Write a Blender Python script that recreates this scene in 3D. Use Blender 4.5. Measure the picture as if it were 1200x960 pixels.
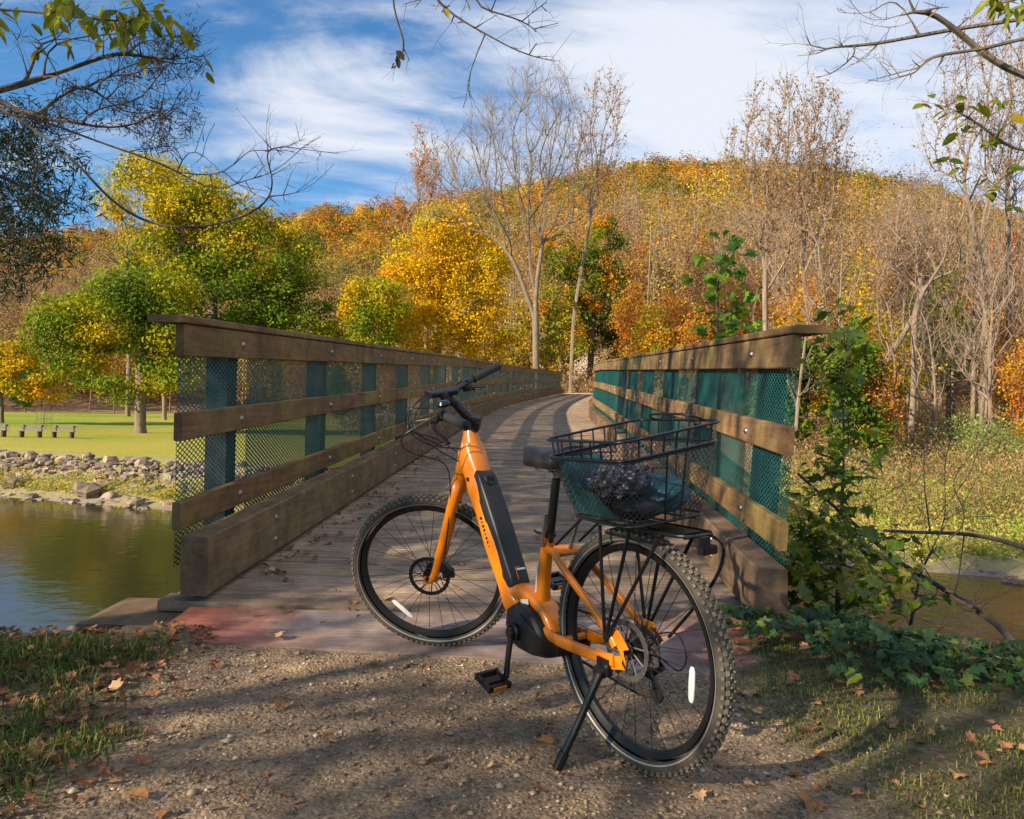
import bpy, math, random
import numpy as np
from mathutils import Matrix, Vector
for o in list(bpy.data.objects): bpy.data.objects.remove(o)
R = math.radians
scn = bpy.context.scene
COL = scn.collection
rng = np.random.default_rng(11)
random.seed(5)

# ------------------------------------------------------------------ camera
CAMZ = 1.08
cam = bpy.data.cameras.new('camera'); camo = bpy.data.objects.new('camera', cam); COL.objects.link(camo)
cam.sensor_fit = 'HORIZONTAL'; cam.sensor_width = 36; cam.lens = 36*880.5/1200
cam.clip_start = 0.05; cam.clip_end = 3000
_p = math.atan((480-475.4)/880.5)
fw = Vector((0, math.cos(_p), -math.sin(_p))); up = Vector((0, math.sin(_p), math.cos(_p)))
q = Matrix.Rotation(R(-1.3), 3, fw)
right = q @ Vector((1, 0, 0)); up = q @ up
m = Matrix((right, up, -fw)).transposed().to_4x4(); m.translation = (0, 0, CAMZ)
camo.matrix_world = m
scn.camera = camo
CR = np.array(right); CU = np.array(up); CF = np.array(fw)
def ray(u, v): return CF + CR*(u-600)/880.5 + CU*(480-v)/880.5
def at(u, v, Y):                       # world point seen at pixel u,v at depth Y (design help)
    d = ray(u, v); return np.array([0, 0, CAMZ]) + d*(Y/d[1])

# ------------------------------------------------------------------ world and sun
SUN_EL, SUN_AZ = 25.0, 36.0           # from the left, a little behind the camera
w = bpy.data.worlds.new('World'); scn.world = w; w.use_nodes = True
nt = w.node_tree; nt.nodes.clear()
def N(nt, t, **k):
    n = nt.nodes.new(t)
    for a, b in k.items(): setattr(n, a, b)
    return n
def math_(nt, op, a, b=None, clamp=False):
    n = nt.nodes.new('ShaderNodeMath'); n.operation = op; n.use_clamp = clamp
    for i, v in enumerate((a, b)):
        if v is None: continue
        if isinstance(v, (int, float)): n.inputs[i].default_value = v
        else: nt.links.new(v, n.inputs[i])
    return n.outputs[0]
out = N(nt, 'ShaderNodeOutputWorld'); bg = N(nt, 'ShaderNodeBackground')
sky = N(nt, 'ShaderNodeTexSky', sky_type='NISHITA', sun_disc=False)
sky.sun_elevation = R(SUN_EL); sky.sun_rotation = R(270-SUN_AZ); sky.air_density = 1.0; sky.dust_density = 0.25; sky.ozone_density = 2.5
bg.inputs['Strength'].default_value = 0.075
tc = N(nt, 'ShaderNodeTexCoord'); sp = N(nt, 'ShaderNodeSeparateXYZ'); nt.links.new(tc.outputs['Generated'], sp.inputs[0])
zz = math_(nt, 'ADD', sp.outputs['Z'], 0.22)
px_ = math_(nt, 'DIVIDE', sp.outputs['X'], zz); py_ = math_(nt, 'DIVIDE', sp.outputs['Y'], zz)
cb = N(nt, 'ShaderNodeCombineXYZ'); nt.links.new(px_, cb.inputs[0]); nt.links.new(py_, cb.inputs[1])
mp = N(nt, 'ShaderNodeMapping'); mp.inputs['Rotation'].default_value = (0, 0, R(35)); mp.inputs['Scale'].default_value = (1.0, 2.2, 1); mp.inputs['Location'].default_value = (3.3, 1.7, 0)
nt.links.new(cb.outputs[0], mp.inputs[0])
n1 = N(nt, 'ShaderNodeTexNoise'); n1.inputs['Scale'].default_value = 1.0; n1.inputs['Detail'].default_value = 9; n1.inputs['Roughness'].default_value = 0.62; n1.inputs['Distortion'].default_value = 1.4
nt.links.new(mp.outputs[0], n1.inputs['Vector'])
n2 = N(nt, 'ShaderNodeTexNoise'); n2.inputs['Scale'].default_value = 5.0; n2.inputs['Detail'].default_value = 6; n2.inputs['Distortion'].default_value = 0.6
nt.links.new(mp.outputs[0], n2.inputs['Vector'])
az = math_(nt, 'DIVIDE', sp.outputs['X'], math_(nt, 'MAXIMUM', sp.outputs['Y'], 0.15))
bias = math_(nt, 'MULTIPLY', math_(nt, 'ADD', az, 0.10), 0.95)
bias = math_(nt, 'MINIMUM', math_(nt, 'MAXIMUM', bias, -0.13), 0.19)
# one long wisp left of centre
def gaussian(ax_, cx, sx, cy, sy):
    el = math_(nt, 'DIVIDE', sp.outputs['Z'], math_(nt, 'MAXIMUM', sp.outputs['Y'], 0.15))
    a = math_(nt, 'POWER', math_(nt, 'ABSOLUTE', math_(nt, 'DIVIDE', math_(nt, 'SUBTRACT', ax_, cx), sx)), 2.0)
    b = math_(nt, 'POWER', math_(nt, 'ABSOLUTE', math_(nt, 'DIVIDE', math_(nt, 'SUBTRACT', el, cy), sy)), 2.0)
    return math_(nt, 'POWER', 2.718, math_(nt, 'MULTIPLY', math_(nt, 'ADD', a, b), -1.0))
g1 = gaussian(az, -0.27, 0.13, 0.40, 0.07)
g2 = gaussian(az, -0.22, 0.22, 0.335, 0.02)
g3 = gaussian(az, 0.22, 0.14, 0.44, 0.09)
cl = math_(nt, 'ADD', n1.outputs['Fac'], math_(nt, 'MULTIPLY', n2.outputs['Fac'], 0.36))
cl = math_(nt, 'ADD', cl, bias)
cl = math_(nt, 'ADD', cl, math_(nt, 'MULTIPLY', g1, 0.36))
cl = math_(nt, 'ADD', cl, math_(nt, 'MULTIPLY', g2, 0.20))
cl = math_(nt, 'ADD', cl, math_(nt, 'MULTIPLY', g3, 0.22))
mr = N(nt, 'ShaderNodeMapRange', interpolation_type='SMOOTHSTEP'); nt.links.new(cl, mr.inputs['Value'])
mr.inputs['From Min'].default_value = 0.50; mr.inputs['From Max'].default_value = 1.02; mr.inputs['To Max'].default_value = 0.92
# deeper, polarised blue
tint = N(nt, 'ShaderNodeMix', data_type='RGBA', blend_type='MULTIPLY'); tint.inputs[0].default_value = 1.0
nt.links.new(sky.outputs[0], tint.inputs[6]); tint.inputs[7].default_value = (0.50, 0.90, 1.14, 1)
mx = N(nt, 'ShaderNodeMix', data_type='RGBA'); nt.links.new(mr.outputs[0], mx.inputs[0]); nt.links.new(tint.outputs[2], mx.inputs[6])
mx.inputs[7].default_value = (5.6, 5.8, 6.3, 1)
nt.links.new(mx.outputs[2], bg.inputs['Color']); nt.links.new(bg.outputs[0], out.inputs[0])

sl = bpy.data.lights.new('sun', 'SUN'); sl.energy = 5.0; sl.angle = R(0.6); sl.color = (1.0, 0.84, 0.62)
so = bpy.data.objects.new('sun', sl); COL.objects.link(so)
sd = Vector((math.cos(R(SUN_AZ))*math.cos(R(SUN_EL)), math.sin(R(SUN_AZ))*math.cos(R(SUN_EL)), -math.sin(R(SUN_EL))))
so.rotation_euler = sd.to_track_quat('-Z', 'Y').to_euler(); so.location = (-30, -5, 25)
vs = scn.view_settings; vs.view_transform = 'Standard'; vs.look = 'None'; vs.gamma = 1; vs.exposure = 1.08; vs.use_curve_mapping = False
scn.cycles.max_bounces = 6; scn.cycles.transparent_max_bounces = 24; scn.cycles.caustics_reflective = False; scn.cycles.caustics_refractive = False

# ------------------------------------------------------------------ materials
def mat(name, color=(.5, .5, .5), rough=.6, metal=0., spec=.5, noise=None, bump=None, attr=False, translucent=0., scale=(1, 1, 1), coat=0., varamt=0.):
    """noise=(scale, dark, light) multiplies the colour; bump=(scale, strength, dist)."""
    M = bpy.data.materials.new(name); M.use_nodes = True; t = M.node_tree; b = t.nodes['Principled BSDF']
    b.inputs['Roughness'].default_value = rough; b.inputs['Metallic'].default_value = metal; b.inputs['Specular IOR Level'].default_value = spec
    if coat: b.inputs['Coat Weight'].default_value = coat; b.inputs['Coat Roughness'].default_value = .15
    c = None
    if attr:
        a = N(t, 'ShaderNodeAttribute'); a.attribute_name = 'Col'; c = a.outputs['Color']
    tcn = N(t, 'ShaderNodeTexCoord'); mpn = N(t, 'ShaderNodeMapping'); mpn.inputs['Scale'].default_value = scale; t.links.new(tcn.outputs['Object'], mpn.inputs[0])
    if noise:
        nn = N(t, 'ShaderNodeTexNoise'); nn.inputs['Scale'].default_value = noise[0]; nn.inputs['Detail'].default_value = 6; nn.inputs['Roughness'].default_value = .65
        t.links.new(mpn.outputs[0], nn.inputs['Vector'])
        mrn = N(t, 'ShaderNodeMapRange'); t.links.new(nn.outputs['Fac'], mrn.inputs[0]); mrn.inputs[1].default_value = .3; mrn.inputs[2].default_value = .7; mrn.inputs[3].default_value = noise[1]; mrn.inputs[4].default_value = noise[2]
        mm = N(t, 'ShaderNodeMix', data_type='RGBA', blend_type='MULTIPLY'); mm.inputs[0].default_value = 1
        if c: t.links.new(c, mm.inputs[6])
        else: mm.inputs[6].default_value = (*color, 1)
        t.links.new(mrn.outputs[0], mm.inputs[7]); c = mm.outputs[2]
    if c: t.links.new(c, b.inputs['Base Color'])
    else: b.inputs['Base Color'].default_value = (*color, 1)
    if bump:
        bn = N(t, 'ShaderNodeTexNoise'); bn.inputs['Scale'].default_value = bump[0]; bn.inputs['Detail'].default_value = 5; t.links.new(mpn.outputs[0], bn.inputs['Vector'])
        bb = N(t, 'ShaderNodeBump'); bb.inputs['Strength'].default_value = bump[1]; bb.inputs['Distance'].default_value = bump[2]; t.links.new(bn.outputs['Fac'], bb.inputs['Height']); t.links.new(bb.outputs[0], b.inputs['Normal'])
    if translucent:
        tr = N(t, 'ShaderNodeBsdfTranslucent')
        if c: t.links.new(c, tr.inputs['Color'])
        else: tr.inputs['Color'].default_value = (*color, 1)
        ms = N(t, 'ShaderNodeMixShader'); ms.inputs[0].default_value = translucent
        t.links.new(b.outputs[0], ms.inputs[1]); t.links.new(tr.outputs[0], ms.inputs[2]); t.links.new(ms.outputs[0], t.nodes['Material Output'].inputs[0])
    return M

MT = {}
MT['leaf'] = mat('leaf_foliage', attr=True, rough=.6, spec=.15, translucent=.45)
MT['leaf_near'] = mat('leaf_near', attr=True, rough=.45, spec=.35, translucent=.42, noise=(35, .75, 1.2))
MT['dryleaf'] = mat('dry_leaf', attr=True, rough=.7, spec=.2, translucent=.15, noise=(40, .6, 1.3))
MT['bark'] = mat('bark', (.17, .125, .085), rough=.9, noise=(6, .55, 1.35), bump=(14, .6, .03), scale=(1, 1, .25))
MT['bark_pale'] = mat('bark_pale', (.215, .158, .11), rough=.9, noise=(3, .6, 1.25), bump=(12, .5, .03), scale=(1, 1, .25))
MT['bark_dark'] = mat('bark_dark', (.075, .055, .042), rough=.9, noise=(30, .6, 1.4), bump=(40, .5, .01))
MT['rock'] = mat('rock', attr=True, rough=.9, noise=(2.5, .6, 1.3), bump=(6, .7, .06))
MT['orange'] = mat('orange_paint', (.62, .17, .002), rough=.34, spec=.5, coat=.35, noise=(9, .93, 1.05))
MT['black'] = mat('black_plastic', (.009, .009, .010), rough=.42, spec=.35)
MT['batt'] = mat('battery_plastic', (.012, .013, .016), rough=.45, spec=.35, bump=(220, .15, .001))
MT['blackm'] = mat('black_metal', (.008, .008, .009), rough=.3, spec=.45)
MT['steel'] = mat('steel', (.32, .30, .28), rough=.45, metal=1., noise=(30, .7, 1.15))
MT['alu'] = mat('dull_aluminium', (.33, .32, .31), rough=.4, metal=.9)
MT['crank'] = mat('crank_black', (.03, .03, .032), rough=.28, metal=.5)
MT['rubber'] = mat('tyre_rubber', (.045, .037, .028), rough=.85, noise=(18, .7, 1.9), bump=(120, .3, .002))
MT['tread'] = mat('dusty_tread', (.15, .125, .09), rough=.95, noise=(22, .45, 1.5))
MT['stripe'] = mat('reflective_stripe', (.36, .34, .31), rough=.35, metal=.3)
MT['white'] = mat('reflector_white', (.55, .55, .55), rough=.25)
MT['redp'] = mat('red_reflector', (.02, .005, .004), rough=.2)
MT['teal'] = mat('teal_cloth', (.008, .085, .09), rough=.6, noise=(14, .5, 1.5), bump=(30, .6, .01))
MT['blue'] = mat('blue_nylon', (.012, .085, .12), rough=.45, noise=(20, .6, 1.35), bump=(24, .9, .02))
MT['fuzzy'] = mat('grey_fleece', attr=True, rough=.95, noise=(60, .4, 1.6))
MT['ltgrey'] = mat('weathered_white_wood', (.20, .185, .15), rough=.8, noise=(8, .7, 1.1))
MT['pebble'] = mat('pebble', attr=True, rough=.85)
MT['grass'] = mat('grass_blades', attr=True, rough=.6, spec=.2, translucent=.35)
MT['signage'] = mat('grey_print', (.55, .56, .58), rough=.5)
MT['sticker'] = mat('sticker', (.6, .58, .55), rough=.3)

def timber(name, c1, c2, stretch, green=(.15, .13, .035), greenamt=.35):
    M = bpy.data.materials.new(name); M.use_nodes = True; t = M.node_tree; b = t.nodes['Principled BSDF']; b.inputs['Roughness'].default_value = .82; b.inputs['Specular IOR Level'].default_value = .25
    tcn = N(t, 'ShaderNodeTexCoord'); mpn = N(t, 'ShaderNodeMapping'); mpn.inputs['Scale'].default_value = stretch; t.links.new(tcn.outputs['Object'], mpn.inputs[0])
    g = N(t, 'ShaderNodeTexNoise'); g.inputs['Scale'].default_value = 1; g.inputs['Detail'].default_value = 8; g.inputs['Roughness'].default_value = .7; g.inputs['Distortion'].default_value = .4; t.links.new(mpn.outputs[0], g.inputs['Vector'])
    b2 = N(t, 'ShaderNodeTexNoise'); b2.inputs['Scale'].default_value = 1.3; b2.inputs['Detail'].default_value = 4; t.links.new(tcn.outputs['Object'], b2.inputs['Vector'])
    a = N(t, 'ShaderNodeAttribute'); a.attribute_name = 'Col'
    r = N(t, 'ShaderNodeMapRange'); t.links.new(g.outputs['Fac'], r.inputs[0]); r.inputs[1].default_value = .3; r.inputs[2].default_value = .7
    mx1 = N(t, 'ShaderNodeMix', data_type='RGBA'); t.links.new(r.outputs[0], mx1.inputs[0]); mx1.inputs[6].default_value = (*c1, 1); mx1.inputs[7].default_value = (*c2, 1)
    r2 = N(t, 'ShaderNodeMapRange'); t.links.new(b2.outputs['Fac'], r2.inputs[0]); r2.inputs[1].default_value = .42; r2.inputs[2].default_value = .68; r2.inputs[4].default_value = greenamt
    mx2 = N(t, 'ShaderNodeMix', data_type='RGBA'); t.links.new(r2.outputs[0], mx2.inputs[0]); t.links.new(mx1.outputs[2], mx2.inputs[6]); mx2.inputs[7].default_value = (*green, 1)
    w1 = N(t, 'ShaderNodeTexNoise'); w1.inputs['Scale'].default_value = 4.5; w1.inputs['Detail'].default_value = 9; w1.inputs['Roughness'].default_value = .7; t.links.new(tcn.outputs['Object'], w1.inputs['Vector'])
    w2 = N(t, 'ShaderNodeMapRange'); t.links.new(w1.outputs['Fac'], w2.inputs[0]); w2.inputs[1].default_value = .33; w2.inputs[2].default_value = .66; w2.inputs[3].default_value = .55; w2.inputs[4].default_value = 1.3
    mw_ = N(t, 'ShaderNodeMix', data_type='RGBA', blend_type='MULTIPLY'); mw_.inputs[0].default_value = 1; t.links.new(mx2.outputs[2], mw_.inputs[6]); t.links.new(w2.outputs[0], mw_.inputs[7])
    mx3 = N(t, 'ShaderNodeMix', data_type='RGBA', blend_type='MULTIPLY'); mx3.inputs[0].default_value = 1; t.links.new(mw_.outputs[2], mx3.inputs[6]); t.links.new(a.outputs['Color'], mx3.inputs[7])
    t.links.new(mx3.outputs[2], b.inputs['Base Color'])
    bb = N(t, 'ShaderNodeBump'); bb.inputs['Strength'].default_value = .45; bb.inputs['Distance'].default_value = .004; t.links.new(g.outputs['Fac'], bb.inputs['Height']); t.links.new(bb.outputs[0], b.inputs['Normal'])
    return M
MT['rail'] = timber('rail_timber', (.115, .062, .032), (.25, .15, .072), (30, 1.2, 45), (.235, .185, .055), .65)
MT['curb'] = timber('curb_timber', (.115, .070, .040), (.235, .155, .088), (30, 1.2, 45), (.17, .12, .07), .3)
MT['post'] = timber('post_timber', (.012, .018, .028), (.035, .042, .055), (30, 30, 2), (.03, .05, .06), .4)
MT['deck'] = timber('deck_timber', (.13, .085, .055), (.47, .345, .235), (1.3, 60, 30), (.33, .235, .155), .4)
MT['ramp'] = timber('ramp_timber', (.42, .33, .31), (.74, .62, .58), (1.0, 40, 30), (.45, .38, .38), .5)

# mesh screen: open diamond netting cut out of a thin sheet
def netting(name, color, pw, ph, wire, ax='Y'):
    M = bpy.data.materials.new(name); M.use_nodes = True; t = M.node_tree; b = t.nodes['Principled BSDF']
    b.inputs['Base Color'].default_value = (*color, 1); b.inputs['Roughness'].default_value = .5
    uv = N(t, 'ShaderNodeUVMap'); uv.uv_map = 'UVMap'; s = N(t, 'ShaderNodeSeparateXYZ'); t.links.new(uv.outputs[0], s.inputs[0])
    a = math_(t, 'DIVIDE', s.outputs[0], pw); c = math_(t, 'DIVIDE', s.outputs[1], ph)
    p = math_(t, 'ADD', a, c); m_ = math_(t, 'SUBTRACT', a, c)
    d1 = math_(t, 'ABSOLUTE', math_(t, 'SUBTRACT', math_(t, 'FRACT', p), .5)); d2 = math_(t, 'ABSOLUTE', math_(t, 'SUBTRACT', math_(t, 'FRACT', m_), .5))
    mn = math_(t, 'MINIMUM', d1, d2)
    hole = math_(t, 'GREATER_THAN', mn, wire)
    tp = N(t, 'ShaderNodeBsdfTransparent'); ms = N(t, 'ShaderNodeMixShader'); t.links.new(hole, ms.inputs[0]); t.links.new(b.outputs[0], ms.inputs[1]); t.links.new(tp.outputs[0], ms.inputs[2])
    t.links.new(ms.outputs[0], t.nodes['Material Output'].inputs[0])
    return M
MT['net'] = netting('teal_netting', (.005, .095, .090), .050, .029, .145)
MT['basketnet'] = netting('black_basket_mesh', (.02, .02, .02), .017, .019, .10)

# ------------------------------------------------------------------ mesh helpers
class MB:
    def __init__(s): s.v = []; s.f = []; s.c = []; s.m = []; s.n = 0
    def add(s, v, f, c=None, m=0):
        v = np.asarray(v, float).reshape(-1, 3); f = np.asarray(f, np.int64)
        s.v.append(v); s.f.append(f+s.n); s.n += len(v)
        nf = len(f)
        if c is None: c = np.ones((nf, 3))
        c = np.asarray(c, float)
        if c.ndim == 1: c = np.tile(c, (nf, 1))
        s.c.append(c); s.m.append(np.full(nf, m, np.int32))
    def box(s, c, sz, axes=None, col=None, m=0):
        c = np.array(c, float); h = np.array(sz, float)/2
        A = np.eye(3) if axes is None else np.array(axes, float)
        P = [c + A[0]*h[0]*i + A[1]*h[1]*j + A[2]*h[2]*k for i in (-1, 1) for j in (-1, 1) for k in (-1, 1)]
        s.add(P, [[0, 1, 3, 2], [4, 6, 7, 5], [0, 4, 5, 1], [2, 3, 7, 6], [0, 2, 6, 4], [1, 5, 7, 3]], col, m)
    def sweep(s, pts, prof, upv=(0, 0, 1), scales=None, caps=True, col=None, m=0, closed=False, profs=None):
        """prof: list of (a,b) offsets: a sideways, b along up"""
        pts = np.array(pts, float); n = len(pts); V = []
        for i in range(n):
            if closed: t = pts[(i+1) % n]-pts[i-1]
            else: t = pts[min(i+1, n-1)]-pts[max(i-1, 0)]
            t /= np.linalg.norm(t)+1e-12
            side = np.cross(t, upv); ln = np.linalg.norm(side)
            side = side/ln if ln > 1e-4 else np.array([1., 0, 0])
            u = np.cross(side, t)
            pr = profs[i] if profs is not None else prof
            k = 1 if scales is None else scales[i]
            for a, b in pr: V.append(pts[i]+side*a*k+u*b*k)
        k = len(prof if profs is None else profs[0]); F = []
        for i in range(n if closed else n-1):
            j = (i+1) % n
            for a in range(k): F.append([i*k+a, i*k+(a+1) % k, j*k+(a+1) % k, j*k+a])
        s.add(V, F, col, m)
        if caps and not closed:
            base = s.n-len(V)
            s.f.append(None); s.f[-1] = ('ng', [base+a for a in range(k)][::-1]); s.c.append(np.ones((1, 3)) if col is None else np.array(col, float).reshape(-1, 3)[:1]); s.m.append(np.array([m], np.int32))
            s.f.append(('ng', [base+(n-1)*k+a for a in range(k)])); s.c.append(s.c[-1]); s.m.append(np.array([m], np.int32))
    def tube(s, pts, r, n=10, col=None, m=0, caps=True, upv=(0.13, 0.31, 0.94), closed=False):
        prof = [(math.cos(2*math.pi*i/n), math.sin(2*math.pi*i/n)) for i in range(n)]
        rr = r if hasattr(r, '__len__') else [r]*len(pts)
        s.sweep(pts, prof, upv, rr, caps, col, m, closed)
    def lathe(s, prof, axis_o=(0, 0, 0), axis='y', n=48, col=None, m=0, closed=False):
        """prof: (radius, offset along axis)"""
        V = []
        for i in range(n):
            a = 2*math.pi*i/n
            for r, h in prof:
                if axis == 'y': V.append((r*math.cos(a), h, r*math.sin(a)))
                elif axis == 'z': V.append((r*math.cos(a), r*math.sin(a), h))
                else: V.append((h, r*math.cos(a), r*math.sin(a)))
        V = np.array(V)+np.array(axis_o); k = len(prof); F = []
        for i in range(n):
            j = (i+1) % n
            for a in range(k if closed else k-1): F.append([i*k+a, j*k+a, j*k+(a+1) % k, i*k+(a+1) % k])
        s.add(V, F, col, m)
    def build(s, name, mats, parent=None, smooth=False, xf=None, angle=38, uv=None):
        V = np.concatenate(s.v) if s.v else np.zeros((0, 3))
        if xf is not None: V = xf(V)
        me = bpy.data.meshes.new(name); loops = []; starts = []; tot = 0; sizes = []
        for f in s.f:
            if isinstance(f, tuple):
                loops.append(np.array(f[1], np.int64)); sizes.append(np.array([len(f[1])]))
            else:
                loops.append(f.reshape(-1)); sizes.append(np.full(f.shape[0], f.shape[1]))
        L = np.concatenate(loops); S = np.concatenate(sizes)
        me.vertices.add(len(V)); me.vertices.foreach_set('co', V.astype(np.float32).ravel())
        me.loops.add(len(L)); me.loops.foreach_set('vertex_index', L.astype(np.int32))
        me.polygons.add(len(S)); st = np.concatenate([[0], np.cumsum(S)[:-1]]).astype(np.int32)
        me.polygons.foreach_set('loop_start', st)
        mi = np.concatenate(s.m); me.polygons.foreach_set('material_index', mi)
        me.update(calc_edges=True)
        C = np.concatenate(s.c)
        if len(C) != len(S): print('MISMATCH', name, len(C), len(S)); C = np.ones((len(S), 3))
        ca = me.attributes.new('Col', 'FLOAT_COLOR', 'FACE')
        ca.data.foreach_set('color', np.c_[C, np.ones(len(C))].astype(np.float32).ravel())
        if uv is not None:
            u = me.uv_layers.new(name='UVMap'); u.data.foreach_set('uv', uv(V)[L].astype(np.float32).ravel())
        if not isinstance(mats, (list, tuple)): mats = [mats]
        for mm in mats: me.materials.append(mm)
        me.polygons.foreach_set('use_smooth', [bool(smooth)]*len(S))
        if smooth and angle: me.set_sharp_from_angle(angle=R(angle))
        o = bpy.data.objects.new(name, me); COL.objects.link(o)
        if parent: o.parent = parent
        return o
def tag(o, label=None, cat=None, group=None, kind=None):
    if label: o['label'] = label
    if cat: o['category'] = cat
    if group: o['group'] = group
    if kind: o['kind'] = kind
    return o
def empty(name, loc=(0, 0, 0), rz=0.):
    o = bpy.data.objects.new(name, None); o.empty_display_size = .2; o.location = loc; o.rotation_euler = (0, 0, rz); COL.objects.link(o); return o
def copy_tree(o, parent=None):
    c = o.copy(); COL.objects.link(c)
    if parent: c.parent = parent
    for ch in list(o.children): copy_tree(ch, c)
    return c
def unit(a): a = np.asarray(a, float); return a/(np.linalg.norm(a, axis=-1, keepdims=True)+1e-12)
def frusta(mb, P0, P1, r0, r1, n, col=None, m=0):
    """many tapered tubes at once"""
    P0 = np.asarray(P0); P1 = np.asarray(P1); K = len(P0)
    if K == 0: return
    t = unit(P1-P0); ref = np.where(np.abs(t[:, 2:3]) > .9, np.array([[1., 0, 0]]), np.array([[0, 0, 1.]]))
    s1 = unit(np.cross(t, ref)); s2 = np.cross(s1, t)
    a = np.arange(n)*2*math.pi/n; ca = np.cos(a)[None, :, None]; sa = np.sin(a)[None, :, None]
    ring = s1[:, None, :]*ca+s2[:, None, :]*sa
    V = np.concatenate([P0[:, None]+ring*np.asarray(r0)[:, None, None], P1[:, None]+ring*np.asarray(r1)[:, None, None]], 1)
    i = np.arange(n); j = (i+1) % n
    F = np.stack([i, j, j+n, i+n], 1)[None]+(np.arange(K)*2*n)[:, None, None]
    mb.add(V.reshape(-1, 3), F.reshape(-1, 4), col, m)
def leaves(mb, C, size, cols, r, updir=.3, aspect=.6, m=0, shape=4, out=None, ow=1.2):
    """one leaf face per centre"""
    C = np.asarray(C); K = len(C)
    nrm = unit(r.normal(size=(K, 3))+np.array([0, 0, updir])) if out is None else unit(unit(out)*ow+unit(r.normal(size=(K, 3)))*.75+np.array([0, 0, updir])); t = unit(np.cross(nrm, r.normal(size=(K, 3)))); b = np.cross(nrm, t)
    s = np.asarray(size).reshape(-1, 1)*np.ones((K, 1))
    V = np.stack([C-t*s*.5, C-b*s*.5*aspect+nrm*s*.06, C+t*s*.5, C+b*s*.5*aspect+nrm*s*.06], 1)
    F = np.arange(4)[None]+4*np.arange(K)[:, None]
    mb.add(V.reshape(-1, 3), F, cols, m)
def palette(K, cols, wts, r, jit=.18):
    cols = np.array(cols, float); wts = np.array(wts, float); idx = r.choice(len(cols), K, p=wts/wts.sum())
    return np.clip(cols[idx]*(1+r.normal(size=(K, 1))*jit)*(1+r.normal(size=(K, 3))*jit*.3), .002, .9)
_L = np.random.default_rng(3).random((64, 64))
def vnoise(x, y):
    x = np.asarray(x, float); y = np.asarray(y, float); i = np.floor(x).astype(int); j = np.floor(y).astype(int); fx = x-i; fy = y-j
    fx = fx*fx*(3-2*fx); fy = fy*fy*(3-2*fy); g = lambda a, b: _L[a % 64, b % 64]
    return (g(i, j)*(1-fx)+g(i+1, j)*fx)*(1-fy)+(g(i, j+1)*(1-fx)+g(i+1, j+1)*fx)*fy
def fbm(x, y, o=4):
    s = 0; a = .5
    for k in range(o): s = s+a*vnoise(x*2**k+k*7.3, y*2**k+k*3.1); a *= .5
    return s/(1-.5**o)
def ss(a, b, x): t = np.clip((np.asarray(x, float)-a)/(b-a), 0, 1); return t*t*(3-2*t)

# ------------------------------------------------------------------ terrain
WATER = -3.12
# bridge centre line: points (x, y, z of deck)
_by = np.array([3.77, 18, 20, 22, 24, 27, 31, 36, 42, 50, 60, 75.])
_bx = [-.17]
_sl = lambda y: .051+.104*ss(17, 40, y)+.03*ss(18, 22, y)*(1-ss(24, 42, y))
for a, b in zip(_by[:-1], _by[1:]): _bx.append(_bx[-1]+np.mean(_sl(np.linspace(a, b, 20)))*(b-a))
_bx = np.array(_bx)
def bridge_x(y): return np.interp(y, _by, _bx)
def bridge_z(y): return np.where(np.asarray(y) < 18, .03+.048*(np.asarray(y)-3.77), .713+.0385*(np.asarray(y)-18))
def shore(x): return np.clip(23.8-.333*np.asarray(x, float), 9, 60)
_us = np.array([-.9, -.682, -.307, -.148, .045, .18, .284, .455, .52, .625, .682, .8])
_vs = np.array([262, 262, 240, 222, 196, 186, 182, 196, 210, 238, 252, 270.])
def ground_z(x, y):
    x = np.asarray(x, float); y = np.asarray(y, float)
    u = x/np.maximum(y, 1.)
    ye = 3.42+.3*ss(.9, 1.3, x)*(1-.9*ss(1.4, 1.9, x))-.06*ss(-1.6, -2.4, x)*0+.12*(fbm(x*1.1, y*0+2)-.5)
    ye = np.where(np.abs(x+.17) < 1.5, np.maximum(ye, 3.55), ye)
    near = -3.9*ss(0, 5.2, y-ye)-.30*np.clip((y-ye)*2.2, 0, 1)
    near = near - .05*ss(1.2, 3.5, np.abs(x))*ss(1.2, 3, y)
    s = (y-shore(x))/1.05
    L = np.interp(s, [-6, 0, 1.2, 2.4, 4.4, 6, 40, 130], [-3.9, -3.12, -2.95, -2.72, -1.85, -1.75, -1.8, -1.75])
    Rr = np.interp(s, [-6, 0, 2, 8, 20, 40, 80], [-3.9, -3.12, -2.9, -2.75, -2.1, -.2, .8])
    k = ss(.03, .14, u)
    far = L*(1-k)+Rr*k
    d = np.sqrt(x*x+y*y)
    d0 = 150-86*ss(-.22, .1, u)
    zr = (475.4+(600+880*u-600)*.0227-np.interp(u, _us, _vs))/880*430*np.cos(np.arctan(u))-15
    t = np.clip((d-d0)/(430-d0), 0, 1.6)
    hill = zr*np.where(t < 1, t**1.25*(1.25-.25*t), 1-.4*(t-1))
    hill = hill*(1+.10*(fbm(x/60, y/60, 3)-.5)*ss(0, .3, t)*(t < 1)+0)
    far = far+np.where(y > 0, hill, 0)
    xp = bridge_x(y)
    ze = bridge_z(np.minimum(y, 62))-.05-.42*np.maximum(0, np.abs(x-xp)-1.9)-np.maximum(0, 50-y)*1.3
    far = np.where((y > 44) & (y < 140), np.maximum(far, np.where(y < 140, ze-.0*y, -99)), far)
    z = np.where(y < 12, np.maximum(near, np.where(s > -6, far, -99)), np.maximum(far, -3.9))
    return z
def spaced(lo, hi, dlo, dhi, step, grow, gmax):
    a = list(np.arange(dlo, dhi+1e-6, step)); g = step; v = dhi
    while v < hi: g = min(g*grow, gmax); v += g; a.append(v)
    g = step; v = dlo
    while v > lo: g = min(g*grow, gmax); v -= g; a.insert(0, v)
    return np.array(a)
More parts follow.
